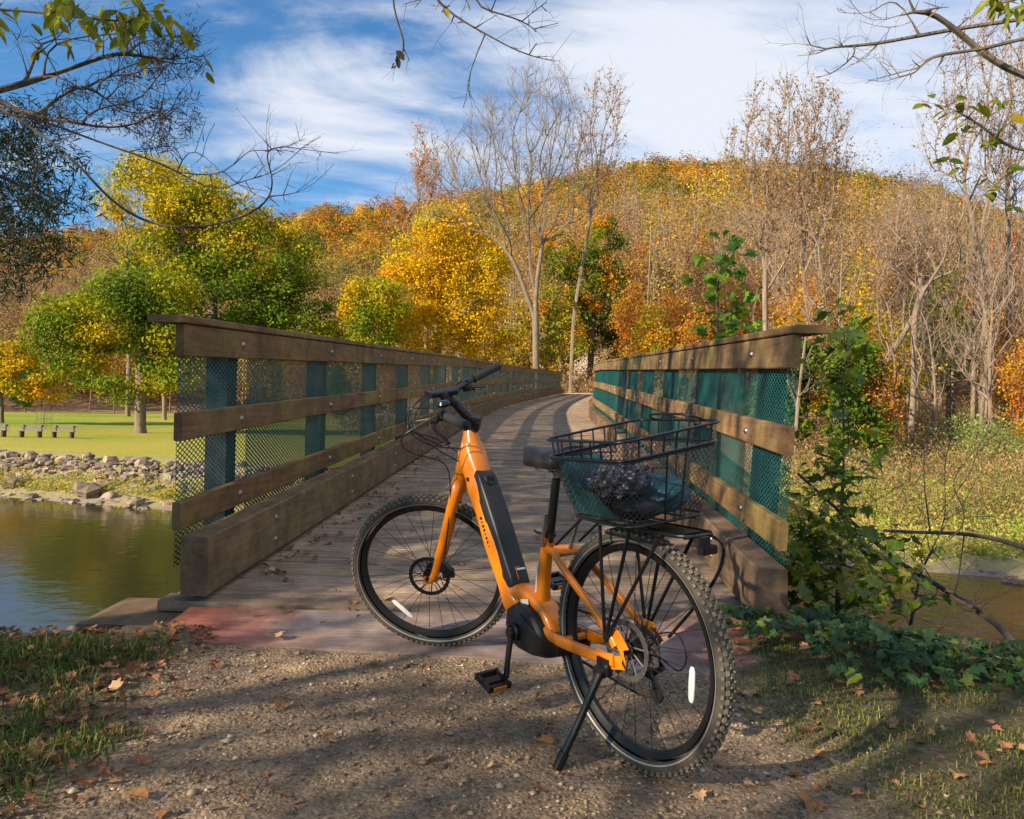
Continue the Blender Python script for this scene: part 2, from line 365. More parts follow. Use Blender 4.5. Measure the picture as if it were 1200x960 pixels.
gx = spaced(-700, 700, -3.2, 3.2, .045, 1.10, 12); gy = spaced(-40, 900, .9, 4.4, .045, 1.07, 10)
GX, GY = np.meshgrid(gx, gy); GZ = ground_z(GX, GY)
nearm = ss(8, 4, np.hypot(GX, GY))
def left_edge(y): return -1.28-.12*(y-2.5)+.25*(fbm(y*2.2, y*0+9)-.5)
def right_edge(y): return 1.02+.16*(fbm(y*2.5, y*0+4)-.5)-.12*(y-2.5)
le = left_edge(GY); re = right_edge(GY)
grav = ss(-.16, .12, GX-le)*ss(-.16, .12, re-GX)
grav = np.clip(grav+(fbm(GX*5, GY*5)-.5)*.9*(grav > .02)*(grav < .98), 0, 1)
GZ = GZ+nearm*((fbm(GX*14, GY*14, 3)-.5)*.016+(fbm(GX*3, GY*3, 2)-.5)*.03*(1-grav)+(1-grav)*.02)
far_n = ss(12, 60, np.hypot(GX, GY)); GZ = GZ+far_n*(fbm(GX/6, GY/6, 3)-.5)*.35*(GZ > -2.6)
nf = fbm(GX/3, GY/3, 4)[..., None]; nf2 = fbm(GX/14+9, GY/14, 4)[..., None]
U = GX/np.maximum(GY, 1)
soil = np.array([.11, .078, .052]); gravc = np.array([.25, .178, .112]); lawn = np.array([.17, .25, .02]); lawn2 = np.array([.34, .30, .05]); floor = np.array([.24, .155, .09]); straw = np.array([.42, .33, .15]); beach = np.array([.27, .21, .16]); mead = np.array([.20, .20, .05]); nearg = np.array([.10, .10, .035])
colr = np.ones(GX.shape+(3,))*soil
S_ = (GY-shore(GX))/1.05
kR = ss(.03, .14, U)[..., None]
lawnc = lawn*(1-ss(.35, .65, nf2))+lawn2*ss(.35, .65, nf2)
right_c = (mead*(1-ss(.4, .6, nf))+straw*ss(.4, .6, nf))*(1-ss(14, 30, S_))[..., None]+floor*(.8+.5*nf)*ss(14, 30, S_)[..., None]
farc = lawnc*(1-kR)+right_c*kR
dd = np.hypot(GX, GY)[..., None]
farc = np.where((dd > 146-84*ss(-.2, .1, U)[..., None]), floor*(.7+.6*nf), farc)
bk = (ss(.6, 1.8, S_)*(1-ss(2.6, 3.4, S_)))[..., None]
farc = np.where((S_ < 4.6)[..., None] & (U < .1)[..., None], beach*(1-bk)+(np.array([.30, .28, .06]))*bk, farc)
farc = np.where((S_ < 1.0)[..., None], beach*(.7+.6*nf), farc)
emb = (np.abs(GX-bridge_x(GY)) < 1.7) & (GY > 49) & (GY < 140)
farc = np.where(emb[..., None], np.array([.40, .33, .26]), farc)
isn = (GY < 9)[..., None]
nearc = soil*(1-nf)+nearg*1.2*nf
nearc = nearc*(1-grav[..., None])+gravc*grav[..., None]
colr = np.where(isn, nearc, farc)
gm = MB(); nx = len(gx); ny = len(gy)
idx = np.arange(nx*ny).reshape(ny, nx); F = np.stack([idx[:-1, :-1], idx[:-1, 1:], idx[1:, 1:], idx[1:, :-1]], -1).reshape(-1, 4)
cf = (colr[:-1, :-1]+colr[1:, 1:])/2
gm.add(np.stack([GX, GY, GZ], -1).reshape(-1, 3), F, cf.reshape(-1, 3))
def ground_mat():
    M = bpy.data.materials.new('ground'); M.use_nodes = True; t = M.node_tree; b = t.nodes['Principled BSDF']; b.inputs['Roughness'].default_value = .95; b.inputs['Specular IOR Level'].default_value = .15
    a = N(t, 'ShaderNodeAttribute'); a.attribute_name = 'Col'; tcn = N(t, 'ShaderNodeTexCoord')
    v = N(t, 'ShaderNodeTexVoronoi'); v.inputs['Scale'].default_value = 75; t.links.new(tcn.outputs['Object'], v.inputs['Vector'])
    sv = N(t, 'ShaderNodeSeparateColor'); t.links.new(v.outputs['Color'], sv.inputs[0])
    n_ = N(t, 'ShaderNodeTexNoise'); n_.inputs['Scale'].default_value = 9; n_.inputs['Detail'].default_value = 9; n_.inputs['Roughness'].default_value = .75; t.links.new(tcn.outputs['Object'], n_.inputs['Vector'])
    f1 = N(t, 'ShaderNodeMapRange'); t.links.new(sv.outputs[0], f1.inputs[0]); f1.inputs[3].default_value = .72; f1.inputs[4].default_value = 1.3
    f2 = N(t, 'ShaderNodeMapRange'); t.links.new(n_.outputs['Fac'], f2.inputs[0]); f2.inputs[1].default_value = .3; f2.inputs[2].default_value = .7; f2.inputs[3].default_value = .55; f2.inputs[4].default_value = 1.35
    k = math_(t, 'MULTIPLY', f1.outputs[0], f2.outputs[0])
    mm = N(t, 'ShaderNodeMix', data_type='RGBA', blend_type='MULTIPLY'); mm.inputs[0].default_value = 1; t.links.new(a.outputs['Color'], mm.inputs[6]); t.links.new(k, mm.inputs[7]); t.links.new(mm.outputs[2], b.inputs['Base Color'])
    h = math_(t, 'ADD', math_(t, 'MULTIPLY', v.outputs['Distance'], -.6), n_.outputs['Fac'])
    bb = N(t, 'ShaderNodeBump'); bb.inputs['Strength'].default_value = .8; bb.inputs['Distance'].default_value = .012; t.links.new(h, bb.inputs['Height']); t.links.new(bb.outputs[0], b.inputs['Normal'])
    return M
MT['ground'] = ground_mat()
tag(gm.build('ground', MT['ground'], smooth=True, angle=0), kind='structure')

# water
def water_mat():
    M = bpy.data.materials.new('river_water'); M.use_nodes = True; t = M.node_tree; b = t.nodes['Principled BSDF']
    b.inputs['Base Color'].default_value = (.034, .031, .012, 1); b.inputs['Roughness'].default_value = .06; b.inputs['IOR'].default_value = 1.33; b.inputs['Specular IOR Level'].default_value = .75
    tcn = N(t, 'ShaderNodeTexCoord'); mp_ = N(t, 'ShaderNodeMapping'); mp_.inputs['Scale'].default_value = (1, 1.0, 1); t.links.new(tcn.outputs['Object'], mp_.inputs[0])
    n_ = N(t, 'ShaderNodeTexNoise'); n_.inputs['Scale'].default_value = 2.4; n_.inputs['Detail'].default_value = 5; t.links.new(mp_.outputs[0], n_.inputs['Vector'])
    s = N(t, 'ShaderNodeSeparateXYZ'); t.links.new(tcn.outputs['Object'], s.inputs[0])
    st = N(t, 'ShaderNodeMapRange'); t.links.new(s.outputs[0], st.inputs[0]); st.inputs[1].default_value = -2; st.inputs[2].default_value = 6; st.inputs[3].default_value = .10; st.inputs[4].default_value = .42
    bb = N(t, 'ShaderNodeBump'); bb.inputs['Distance'].default_value = .10; t.links.new(st.outputs[0], bb.inputs['Strength']); t.links.new(n_.outputs['Fac'], bb.inputs['Height']); t.links.new(bb.outputs[0], b.inputs['Normal'])
    return M
MT['water'] = water_mat()
wm = MB(); wm.add([(-300, 3, WATER), (300, 3, WATER), (300, 90, WATER), (-300, 90, WATER)], [[0, 1, 2, 3]])
tag(wm.build('river', MT['water']), kind='structure')

# ------------------------------------------------------------------ bridge
br = empty('footbridge', (float(bridge_x(3.77)), 3.77, 0.0))
tag(br, 'long wooden footbridge curving away over the river, plank deck between timber railings with teal netting', 'bridge')
off = np.array(br.location)
def bxf(V): return V-off
def bpt(y, lat, z):                    # point beside the centre line: lat metres right, z above deck
    y = np.asarray(y, float); dx = _sl(y); L = np.sqrt(1+dx*dx)
    return np.stack([bridge_x(y)+lat/L, y-lat*dx/L, bridge_z(y)+z], -1)
ys_all = np.r_[np.arange(3.77, 17.5, 3.55), np.arange(18, 50.1, 2.0)]
def board(name, lat0, lat1, z0, z1, y0, y1, m, seg=3.6, lean=0., parent=br, tint=.12, gap=.006, bevel=.006):
    mb = MB(); y = y0; r = np.random.default_rng(int(abs(lat0*1000)+z0*977) % 9999)
    while y < y1-.01:
        e = min(y+seg, y1); n = 2 if e < 17 else 4
        yy = np.linspace(y+gap/2, e-gap/2, n+1)
        c = (1+r.normal()*tint)*np.array([1, 1+r.normal()*.03, 1+r.normal()*.05]); dz = r.normal()*.003
        P = bpt(yy, 0, 0); la, lb = sorted((lat0, lat1)); k = bevel
        V = []
        for yv in yy:
            for (la_, z_) in ((la+k, z0), (lb-k, z0), (lb, z0+k), (lb, z1-k), (lb-k, z1), (la+k, z1), (la, z1-k), (la, z0+k)):
                V.append(bpt(yv, la_+lean*z_, z_+dz))
        kk = 8; F = []
        for i in range(len(yy)-1):
            for a in range(kk): F.append([i*kk+a, i*kk+(a+1) % kk, (i+1)*kk+(a+1) % kk, (i+1)*kk+a])
        mb.add(V, F, c)
        b0 = mb.n-len(V)
        for ids in ([b0+a for a in range(kk)][::-1], [b0+(len(yy)-1)*kk+a for a in range(kk)]):
            mb.f.append(('ng', ids)); mb.c.append(c.reshape(1, 3)*.8); mb.m.append(np.array([0], np.int32))
        y = e
    return mb.build(name, MT[m], parent, xf=bxf)
YE = 50.0
# deck planks
dk = MB(); y = 3.79; r = np.random.default_rng(8)
while y < YE:
    wd = .142; ye = y+wd
    c = (1+r.normal()*.13)*np.array([1, 1+r.normal()*.03, 1+r.normal()*.04]); dz = r.normal()*.002; la, lb = -1.62+r.normal()*.01, 1.60
    nseg = 1
    V = [bpt(a, b, d) for a in (y+.003, ye-.003) for b in (la, lb) for d in (-.05+dz, dz)]
    dk.add(V, [[0, 1, 3, 2], [4, 6, 7, 5], [0, 4, 5, 1], [2, 3, 7, 6], [0, 2, 6, 4], [1, 5, 7, 3]], c)
    y = ye
dk.build('deck', MT['deck'], br, xf=bxf)
# beams below the deck
for la in (-1.35, 1.2):
    b_ = board('beam', la-.12, la+.12, -.55, -.055, 3.9, YE, 'post', seg=46, parent=br)
CURB = []
for side, (ci, co) in (('left', (-1.38, -1.525)), ('right', (1.38, 1.53))):
    sgn = -1 if side == 'left' else 1
    zt = .34 if side == 'left' else .285
    cu = board('curb', ci, co, .035 if side == 'left' else .02, zt, 3.79 if sgn < 0 else 3.72, YE, 'curb', seg=4.2, tint=.10, bevel=.008)
    ri = -1.515 if sgn < 0 else 1.475; lean = 0.0 if sgn < 0 else .045
    ro = ri+sgn*.045
    rails = []
    for nm, z0, z1 in (('bottom_rail', .37, .515), ('middle_rail', .825, .97), ('top_rail', 1.265, 1.43)):
        rails.append((board(nm, ri, ro, z0, z1, 3.76, YE, 'rail', seg=3.7 if sgn < 0 else 3.3, lean=lean, tint=.09), (z0+z1)/2))
    board('cap_board', ri-sgn*.01, ri+sgn*.165, 1.433, 1.472, 3.70, YE, 'rail', seg=3.7, lean=lean, tint=.08)
    # netting
    nb = MB(); yy = np.r_[np.arange(3.8, 17, .9), np.arange(17, YE+.01, .9)]
    for lt in (ro+sgn*.005, ro+sgn*.012):
        V = []
        if lt != ro+sgn*.005: yy = yy[yy > 4.6]
        for yv in yy:
            for z_ in (.17, .6, 1.0, 1.37): V.append(bpt(yv, lt+lean*z_, z_+.0*yv))
        F = [[i*4+a, (i+1)*4+a, (i+1)*4+a+1, i*4+a+1] for i in range(len(yy)-1) for a in range(3)]
        nb.add(V, F)
    nb.build('mesh_screen', MT['net'], br, xf=bxf, uv=lambda V: np.c_[V[:, 1]+off[1], V[:, 2]-bridge_z(V[:, 1]+off[1])])
    # posts and bolts
    k = 0; yp = 4.50
    while yp < YE:
        pm = MB(); lo = ro+sgn*.018; l2 = lo+sgn*.13
        V = [bpt(yp+a, b+lean*d, d) for a in (-.07, .07) for b in sorted((lo, l2)) for d in (-.45, 1.43)]
        pm.add(V, [[0, 1, 3, 2], [4, 6, 7, 5], [0, 4, 5, 1], [2, 3, 7, 6], [0, 2, 6, 4], [1, 5, 7, 3]])
        pm.build('post', MT['post'], br, xf=bxf)
        if k < 7:
            for ro_, zc in rails:
                bm_ = MB(); c = bpt(yp, ri+lean*zc-sgn*.002, zc)
                bm_.lathe([(0.0001, -.012*sgn), (.010, -.011*sgn), (.019, -.004*sgn), (.022, .004*sgn)], c, 'x', 14)
                bm_.build('bolt', MT['steel'], ro_, smooth=True, xf=bxf)
            for zc in ((.11, .25) if sgn < 0 else (.10, .2)):
                bm_ = MB(); c = bpt(yp+.25, ci, zc)
                bm_.lathe([(0.0001, -.012*sgn), (.010, -.011*sgn), (.019, -.004*sgn), (.022, .004*sgn)], c, 'x', 14)
                bm_.build('bolt', MT['steel'], cu, smooth=True, xf=bxf)
        k += 1; yp += 1.85
# approach boards with faded red paint at both ends
ap = MB()
edge = [(-1.62, 3.33), (-.12, 3.19), (.84, 3.03), (1.45, 2.97)]
rows = 3; r = np.random.default_rng(4); nxs = 48
for k in range(rows):
    V = []; C = []
    for i in range(nxs+1):
        x = -1.60+i*(3.0/nxs); yf = np.interp(x, [e[0] for e in edge], [e[1] for e in edge]); yb = 3.785
        a = yf+(yb-yf)*(k/rows)+.004; b = yf+(yb-yf)*((k+1)/rows)-.004
        zf = .006+.022*(k/rows); zb = .006+.022*((k+1)/rows)
        V += [(x, a, -.05), (x, a, zf), (x, b, zb), (x, b, -.05)]
        red = np.clip(1.15-abs(x+1.60)/.60+(vnoise(x*9, k*3.)-.5)*.5, 0, 1)+np.clip(1.2-abs(x-1.35)/.62+(vnoise(x*9, k*5.)-.5)*.5, 0, 1)
        red = min(1, red); g = .55+.12*vnoise(x*3, k*2.+.3)
        C.append(np.array([.50, .45, .40])*(1-red)*(.8+.4*vnoise(x*2.3, k*4.1))+np.array([.55, .22, .15])*red*(.75+.5*vnoise(x*6, k*2.2)))
    F = []; CC = []
    for i in range(nxs):
        o4 = i*4
        for a in range(3): F.append([o4+a, o4+4+a, o4+5+a, o4+1+a]); CC.append(C[i])
    ap.add(V, F, CC)
ap.build('threshold_boards', MT['ramp'], br, xf=bxf)
sm = MB(); sm.box((-.15, 3.9, -.17), (3.9, .5, .28)); sm.box((-1.72, 3.50, -.11), (.22, .16, .20), axes=[[.97, -.12, 0], [.12, .97, 0], [0, 0, 1]])
sm.build('sill', MT['curb'], br, xf=bxf)

# ------------------------------------------------------------------ bicycle
BM = np.array([[-0.56347, -0.82577, -0.02448], [0.82613, -0.56324, -0.01609], [-0.0005, -0.0293, 0.99957]])
hub_w = np.array([.3898, 2.2534, -.7186+CAMZ]); RW = .36
base = hub_w+BM@np.array([0, 0, -RW])
bike = empty('electric_bicycle'); mw = Matrix(BM.tolist()).to_4x4(); mw.translation = base; bike.matrix_world = mw
tag(bike, 'orange step-through electric bicycle with black battery, parked on its kickstand before the bridge', 'bicycle')
def bx(V): return np.asarray(V)+np.array([0, 0, RW])
FO = np.array([1.19393, 0, -.01742]); AXS = np.array([-.34834, 0, .93737]); ST = .8475
Rst = np.array(Matrix.Rotation(ST, 3, Vector(AXS)))
def fx(V): return (FO+(np.asarray(V)-FO)@Rst.T)+np.array([0, 0, RW])
PI2 = 2*math.pi
def bez(p, n=16):                        # smooth curve through points
    p = np.array(p, float); P = np.vstack([2*p[0]-p[1], p, 2*p[-1]-p[-2]]); o = []
    for i in range(1, len(P)-2):
        for t in np.linspace(0, 1, n, endpoint=False):
            a, b, c, d = P[i-1:i+3]; o.append(.5*((2*b)+(-a+c)*t+(2*a-5*b+4*c-d)*t*t+(-a+3*b-3*c+d)*t**3))
    o.append(P[-2]); return np.array(o)
def ellp(a, b, n=20, e=1.0): return [(a*np.sign(math.cos(t))*abs(math.cos(t))**e, b*np.sign(math.sin(t))*abs(math.sin(t))**e) for t in np.linspace(0, PI2, n, endpoint=False)]

def wheel(xf, c, rear):
    # rim is the carrying part
    w_ = MB(); c = np.array(c)
    w_.lathe([(.303, -.014), (.311, -.0165), (.311, .0165), (.303, .014), (.290, .008), (.288, 0), (.290, -.008)], c, 'y', 72, closed=True)
    W = w_.build('wheel', MT['black'], bike, smooth=True, xf=xf)
    t = MB(); prof = []
    for a in np.linspace(-2.35, 2.35, 15): prof.append((.3335+.0235*math.cos(a)*1.0, .0275*math.sin(a)))
    t.lathe(prof, c, 'y', 96)
    for sg in (-1, 1): t.lathe([(.3235, sg*.02585), (.3275, sg*.0279)], c, 'y', 96, m=1)
    # knobs
    nk = 88
    for i in range(nk):
        for row, (lat, w2, l2) in enumerate(((0.0, .011, .013), (.0135, .009, .012), (-.0135, .009, .012), (.0235, .008, .010), (-.0235, .008, .010))):
            a = PI2*(i+(.5 if row in (1, 2) else 0)+(.18 if lat > 0 else 0))/nk
            th = math.asin(max(-1, min(1, lat/.0275))); rr = .3335+.0235*math.cos(th)+.0012
            er = np.array([math.cos(a), 0, math.sin(a)]); et = np.array([-math.sin(a), 0, math.cos(a)]); ey = np.array([0, 1., 0])
            nrm = er*math.cos(th)+ey*math.sin(th); tn = -er*math.sin(th)+ey*math.cos(th)
            t.box(c+er*rr+ey*lat, (l2, w2, .0075), axes=[et, tn, nrm], m=2, col=np.ones(3))
    t.build('tyre', [MT['rubber'], MT['stripe'], MT['tread']], W, smooth=True, xf=xf, angle=30)
    s = MB(); ns = 28
    for i in range(ns):
        a = PI2*i/ns; sg = 1 if i % 2 else -1; off_ = (.5 if (i//2) % 2 else -.5)*1.15
        p0 = c+np.array([.026*math.cos(a+off_*1.3), sg*.027, .026*math.sin(a+off_*1.3)]); p1 = c+np.array([.292*math.cos(a), sg*.002, .292*math.sin(a)])
        s.tube([p0, p1], .0012, 5)
    s.build('spokes', MT['blackm'], W, xf=xf)
    h = MB(); h.lathe([(.0001, -.052), (.010, -.052), (.012, -.034), (.030, -.033), (.030, -.027), (.017, -.022), (.017, .022), (.030, .027), (.030, .033), (.012, .034), (.010, .052), (.0001, .052)], c, 'y', 24)
    h.build('hub', MT['blackm'], W, smooth=True, xf=xf)
    d = MB(); ry = .038
    d.lathe([(.074, ry), (.090, ry), (.090, ry+.002), (.074, ry+.002)], c, 'y', 60, closed=True)
    for i in range(10):
        a = PI2*i/10; pts = [c+np.array([rr*math.cos(a+k), ry+.001, rr*math.sin(a+k)]) for rr, k in ((.022, 0), (.04, .22), (.06, .34), (.076, .38))]
        d.tube(pts, .0028, 5)
    d.lathe([(.0001, ry+.004), (.024, ry+.004), (.024, ry-.002)], c, 'y', 20)
    for i in range(30):
        a = PI2*i/30; d.box(c+np.array([.088*math.cos(a), ry+.001, .088*math.sin(a)]), (.006, .004, .008), axes=[[math.cos(a), 0, math.sin(a)], [0, 1, 0], [-math.sin(a), 0, math.cos(a)]])
    d.build('brake_rotor', MT['crank'] if not rear else MT['steel'], W, smooth=True, xf=xf)
    return W
W1 = wheel(bx, (0, 0, 0), True); W2 = wheel(fx, (1.2408, 0, 0), False)
def reflector(xf, p, d, parent, ln=.085, wd=.024):
    mb = MB(); d = unit(d); mb.sweep([np.array(p)-d*ln/2, np.array(p)-d*ln*.38, np.array(p), np.array(p)+d*ln*.38, np.array(p)+d*ln/2], ellp(1, .3, 10, .6), upv=(0, 1, 0), scales=[wd*.25, wd*.45, wd*.5, wd*.45, wd*.25])
    mb.build('reflector', MT['white'], parent, smooth=True, xf=xf)
reflector(bx, (-.226, 0.008, -.038), (-.05, 0, 1), W1, .10, .022)
reflector(fx, (1.404, .008, -.165), (-.63, 0, -.77), W2, .115, .022)

def bolt_(mb, c, r_=.008, h=.006, sg=1): mb.lathe([(.0001, sg*h), (r_*.8, sg*h), (r_, 0)], c, 'y', 10)
# frame
f = MB()
# down tube with deep section
dpts = bez([(.965, 0, .545), (.905, 0, .445), (.875, 0, .393), (.80, 0, .270), (.70, 0, .112), (.628, 0, .000), (.575, 0, -.028)], 4)
nn_ = len(dpts); pr = [ellp(.045+.003*math.sin(i), .045+.010*(1-abs(i/nn_-.1)), 20, .55) for i in range(nn_)]
f.sweep(dpts, None, upv=(0.02, 0, 1), profs=pr)
# head tube
ht0 = FO+AXS*.475; ht1 = FO+AXS*.665
f.tube([ht0, ht0+AXS*.02, ht0+AXS*.1, ht1-AXS*.02, ht1], [.031, .032, .029, .027, .026], 20)
# gusset from head tube into down tube (fills the throat)
f.sweep(bez([(.962, 0, .62), (.945, 0, .55), (.90, 0, .44), (.86, 0, .37)], 5), None, upv=(1, 0, .4), profs=[ellp(.026+.019*min(1, i/10), .026+.026*min(1, i/10), 16, .7) for i in range(16)])
# shell above the motor
f.sweep(bez([(.66, 0, .02), (.585, 0, .042), (.50, 0, .040), (.425, 0, -.005), (.385, 0, -.06)], 5), None, upv=(.2, 0, 1), profs=[ellp(.043, .026+.004*math.sin(i*.4), 16, .6) for i in range(21)])
f.sweep([(.478, 0, .02), (.47, 0, .09), (.452, 0, .19), (.437, 0, .275)], None, upv=(1, 0, 0), profs=[ellp(a, b, 20, .75) for a, b in ((.030, .034), (.023, .026), (.0205, .021), (.021, .021))])
# rear triangle
for sg in (-1, 1):
    f.sweep(bez([(.425, sg*.040, -.050), (.34, sg*.055, -.052), (.20, sg*.066, -.045), (.07, sg*.072, -.036), (.015, sg*.072, -.030)], 5), ellp(.010, .020, 12, .8))
    f.sweep(bez([(.44, sg*.012, .222), (.35, sg*.045, .232), (.29, sg*.058, .20), (.16, sg*.064, .120), (.045, sg*.070, .042), (.015, sg*.070, .012)], 5), ellp(.0095, .0135, 12, .8))
    # drop-out plate
    f.sweep([(.10, sg*.070, -.035), (.03, sg*.070, -.038), (-.015, sg*.070, -.028), (-.022, sg*.070, .012), (.01, sg*.070, .045), (.045, sg*.070, .045)], ellp(.004, .022, 10, .6))
f.tube([(.335, -.05, .228), (.335, .05, .228)], .011, 12)
f.tube([(.35, -.045, .232), (.30, .0, .235), (.35, .045, .232)], .009, 10)
f.tube([(.30, -.056, -.052), (.30, .056, -.052)], .012, 12)
FR = f.build('frame', MT['orange'], bike, smooth=True, xf=bx, angle=50)
# small pieces on the frame
g = MB(); g.lathe([(.0001, .0485), (.008, .0485), (.009, .044)], (.905, 0, .425), 'y', 14); g.box((.942, .034, .505), (.016, .012, .032), axes=[[.94, 0, .35], [0, 1, 0], [-.35, 0, .94]])
g.build('port_cover', MT['black'], FR, smooth=True, xf=bx)
g = MB(); g.box((.515, .047, .028), (.045, .002, .018), axes=[[1, 0, -.2], [0, 1, 0], [.2, 0, 1]]); g.build('sticker', MT['sticker'], FR, xf=bx)
g = MB(); g.box((.476, .024, .10), (.008, .002, .12), axes=[[1, 0, .1], [0, 1, 0], [-.1, 0, 1]]); g.build('sticker', MT['sticker'], FR, xf=bx)
g = MB(); cpos = FO+AXS*.60+np.array([-.012, .026, 0.01])
g.box(cpos, (.016, .004, .022), axes=[[.94, 0, .35], [0, 1, 0], [-.35, 0, .94]]); g.build('head_badge', MT['signage'], FR, xf=bx)
# battery
b = MB(); dirb = unit(np.array([.614-.869, 0, .044-.458])); nb_ = np.array([-dirb[2], 0, dirb[0]]); nb_ = nb_ if nb_[0] < 0 else -nb_
bp = [np.array([.869, 0, .458])+dirb*s_ for s_ in (0, .015, .04, .25, .44, .468, .486)]
prs = [ellp(.036, .012, 20, .35), ellp(.041, .024, 20, .35), ellp(.043, .030, 20, .4), ellp(.044, .034, 20, .4), ellp(.042, .030, 20, .35), ellp(.041, .028, 20, .35), ellp(.037, .014, 20, .35)]
b.sweep([p_-nb_*.004+nb_*.004 for p_ in bp], None, upv=tuple(nb_), profs=prs)
BT = b.build('battery', MT['batt'], bike, smooth=True, xf=bx, angle=60)
b = MB(); kp = np.array([.869, 0, .458])+dirb*.035+nb_*.031
b.sweep(bez([kp+np.array([0, .018, 0]), kp+dirb*.03+np.array([0, .014, 0]), kp+dirb*.038, kp+dirb*.03-np.array([0, .014, 0]), kp-np.array([0, .018, 0])], 4), ellp(.0035, .003, 8)); b.lathe([(.0001, .0), (.009, .0)], kp+dirb*.012, 'y', 10)
b.build('battery_lock', MT['black'], BT, smooth=True, xf=bx)
def text_obj(name, txt, size, loc, xaxis, nrm, m, parent, ext=.0006):
    c = bpy.data.curves.new(name, 'FONT'); c.body = txt; c.size = size; c.extrude = ext; c.align_x = 'CENTER'; c.align_y = 'CENTER'
    o = bpy.data.objects.new(name, c); COL.objects.link(o)
    dg = bpy.context.evaluated_depsgraph_get(); me = bpy.data.meshes.new_from_object(o.evaluated_get(dg)); bpy.data.objects.remove(o)
    X = unit(xaxis); Z = unit(nrm); Y = np.cross(Z, X); A = np.stack([X, Y, Z], 1)
    for v in me.vertices: v.co = Vector((A@np.array(v.co)+np.array(loc)).tolist())
    me.materials.clear(); me.materials.append(m)
    o = bpy.data.objects.new(name, me); COL.objects.link(o); o.parent = parent; return o
lp = np.array([.869, 0, .458])+dirb*.42+nb_*.0335+np.array([0, 0, RW])
# small printed marks, too small to read in the photo: a copper line with a pale word beside it, and dark lettering down the tube
g = MB(); yv_ = np.array([0, 1., 0])
for k in range(5): g.box(lp-np.array([0, 0, RW])-yv_*(-.004+.0075*k), (.0085 if k % 2 else .0075, .0055, .0012), axes=[dirb, yv_, nb_])
g.build('battery_print', MT['signage'], BT, xf=bx)
g = MB(); g.box(lp-np.array([0, 0, RW])+yv_*.012+dirb*.014, (.045, .0014, .0012), axes=[dirb, yv_, nb_]); g.box(lp-np.array([0, 0, RW])+yv_*.004-dirb*.009, (.0014, .018, .0012), axes=[dirb, yv_, nb_])
g.build('copper_mark', mat('copper_print', (.55, .16, .05), rough=.4), BT, xf=bx)
g = MB()
for k in range(8): g.box(np.array([.778, .0475, .235])+dirb*(k-3.5)*.0165, (.004 if k % 3 == 1 else .010, .0012, .011), axes=[dirb, yv_, nb_])
g.build('frame_print', MT['black'], FR, xf=bx)
# motor
m_ = MB(); poly = [(.600, -.010), (.555, .018), (.50, .024), (.43, .000), (.385, -.045), (.355, -.062), (.285, -.070), (.290, -.100), (.36, -.128), (.44, -.140), (.53, -.138), (.585, -.120), (.612, -.07)]
n_ = len(poly)
def ring(k, y_): c0 = np.mean(poly, 0); return [(c0[0]+(a-c0[0])*k, y_, c0[1]+(b_-c0[1])*k) for a, b_ in poly]
V = ring(.80, -.085)+ring(.96, -.07)+ring(1, -.05)+ring(1, .045)+ring(.95, .068)+ring(.78, .078); F = [[l*n_+i, l*n_+(i+1) % n_, (l+1)*n_+(i+1) % n_, (l+1)*n_+i] for l in range(5) for i in range(n_)]
m_.add(V, F); m_.f.append(('ng', list(range(5*n_, 6*n_)))); m_.c.append(np.ones((1, 3))); m_.m.append(np.array([0], np.int32)); m_.f.append(('ng', list(range(n_))[::-1])); m_.c.append(np.ones((1, 3))); m_.m.append(np.array([0], np.int32))
m_.lathe([(.030, .075), (.030, .088), (.022, .094), (.0001, .094)], (.526, 0, -.075), 'y', 24)
m_.sweep([(.50, .079, -.005), (.46, .080, -.03), (.40, .077, -.055)], ellp(.004, .004, 8))
MO = m_.build('motor', MT['black'], bike, smooth=True, xf=bx, angle=35)
# chainring, chain, cassette, derailleur (right side)
c = MB(); c.lathe([(.060, -.088), (.078, -.087), (.078, -.091), (.060, -.091)], (.526, 0, -.075), 'y', 40, closed=True); c.lathe([(.0001, -.096), (.075, -.094), (.075, -.092)], (.526, 0, -.075), 'y', 30)
c.build('chainring', MT['black'], bike, smooth=True, xf=bx)
c = MB()
for rr, yy_ in ((.020, -.058), (.026, -.054), (.031, -.050), (.037, -.046), (.043, -.042), (.050, -.038), (.057, -.034), (.064, -.030)):
    c.lathe([(.012, yy_), (rr, yy_), (rr, yy_-.0016), (.012, yy_-.0016)], (0, 0, 0), 'y', 36, closed=True)
    for i in range(int(rr*400)):
        a = PI2*i/int(rr*400); c.box((rr*math.cos(a)*1.03, yy_-.0008, rr*math.sin(a)*1.03), (.005, .0015, .004), axes=[[math.cos(a), 0, math.sin(a)], [0, 1, 0], [-math.sin(a), 0, math.cos(a)]])
c.build('cassette', MT['steel'], bike, smooth=True, xf=bx)
c = MB()
c.tube([(.526, -.089, .003), (.0, -.046, .040)], .0035, 6); c.tube([(.526, -.089, -.153), (.03, -.05, -.165), (-.01, -.05, -.160), (-.03, -.05, -.135), (-.02, -.05, -.10), (.02, -.048, -.07), (.035, -.046, -.02)], .0035, 6)
for i in range(90):
    for z0, z1, x0, x1 in ((.003, .040, .526, .0), (-.153, -.165, .526, .03)):
        k = i/90; c.box((x0+(x1-x0)*k, -.089+.040*k, z0+(z1-z0)*k), (.0045, .006, .0085))
c.build('chain', MT['crank'], bike, xf=bx)
c = MB(); c.lathe([(.0001, -.058), (.022, -.058), (.024, -.052), (.022, -.046), (.0001, -.046)], (-.035, 0, -.145), 'y', 16); c.lathe([(.0001, -.058), (.018, -.058), (.018, -.046), (.0001, -.046)], (.0, 0, -.085), 'y', 16)
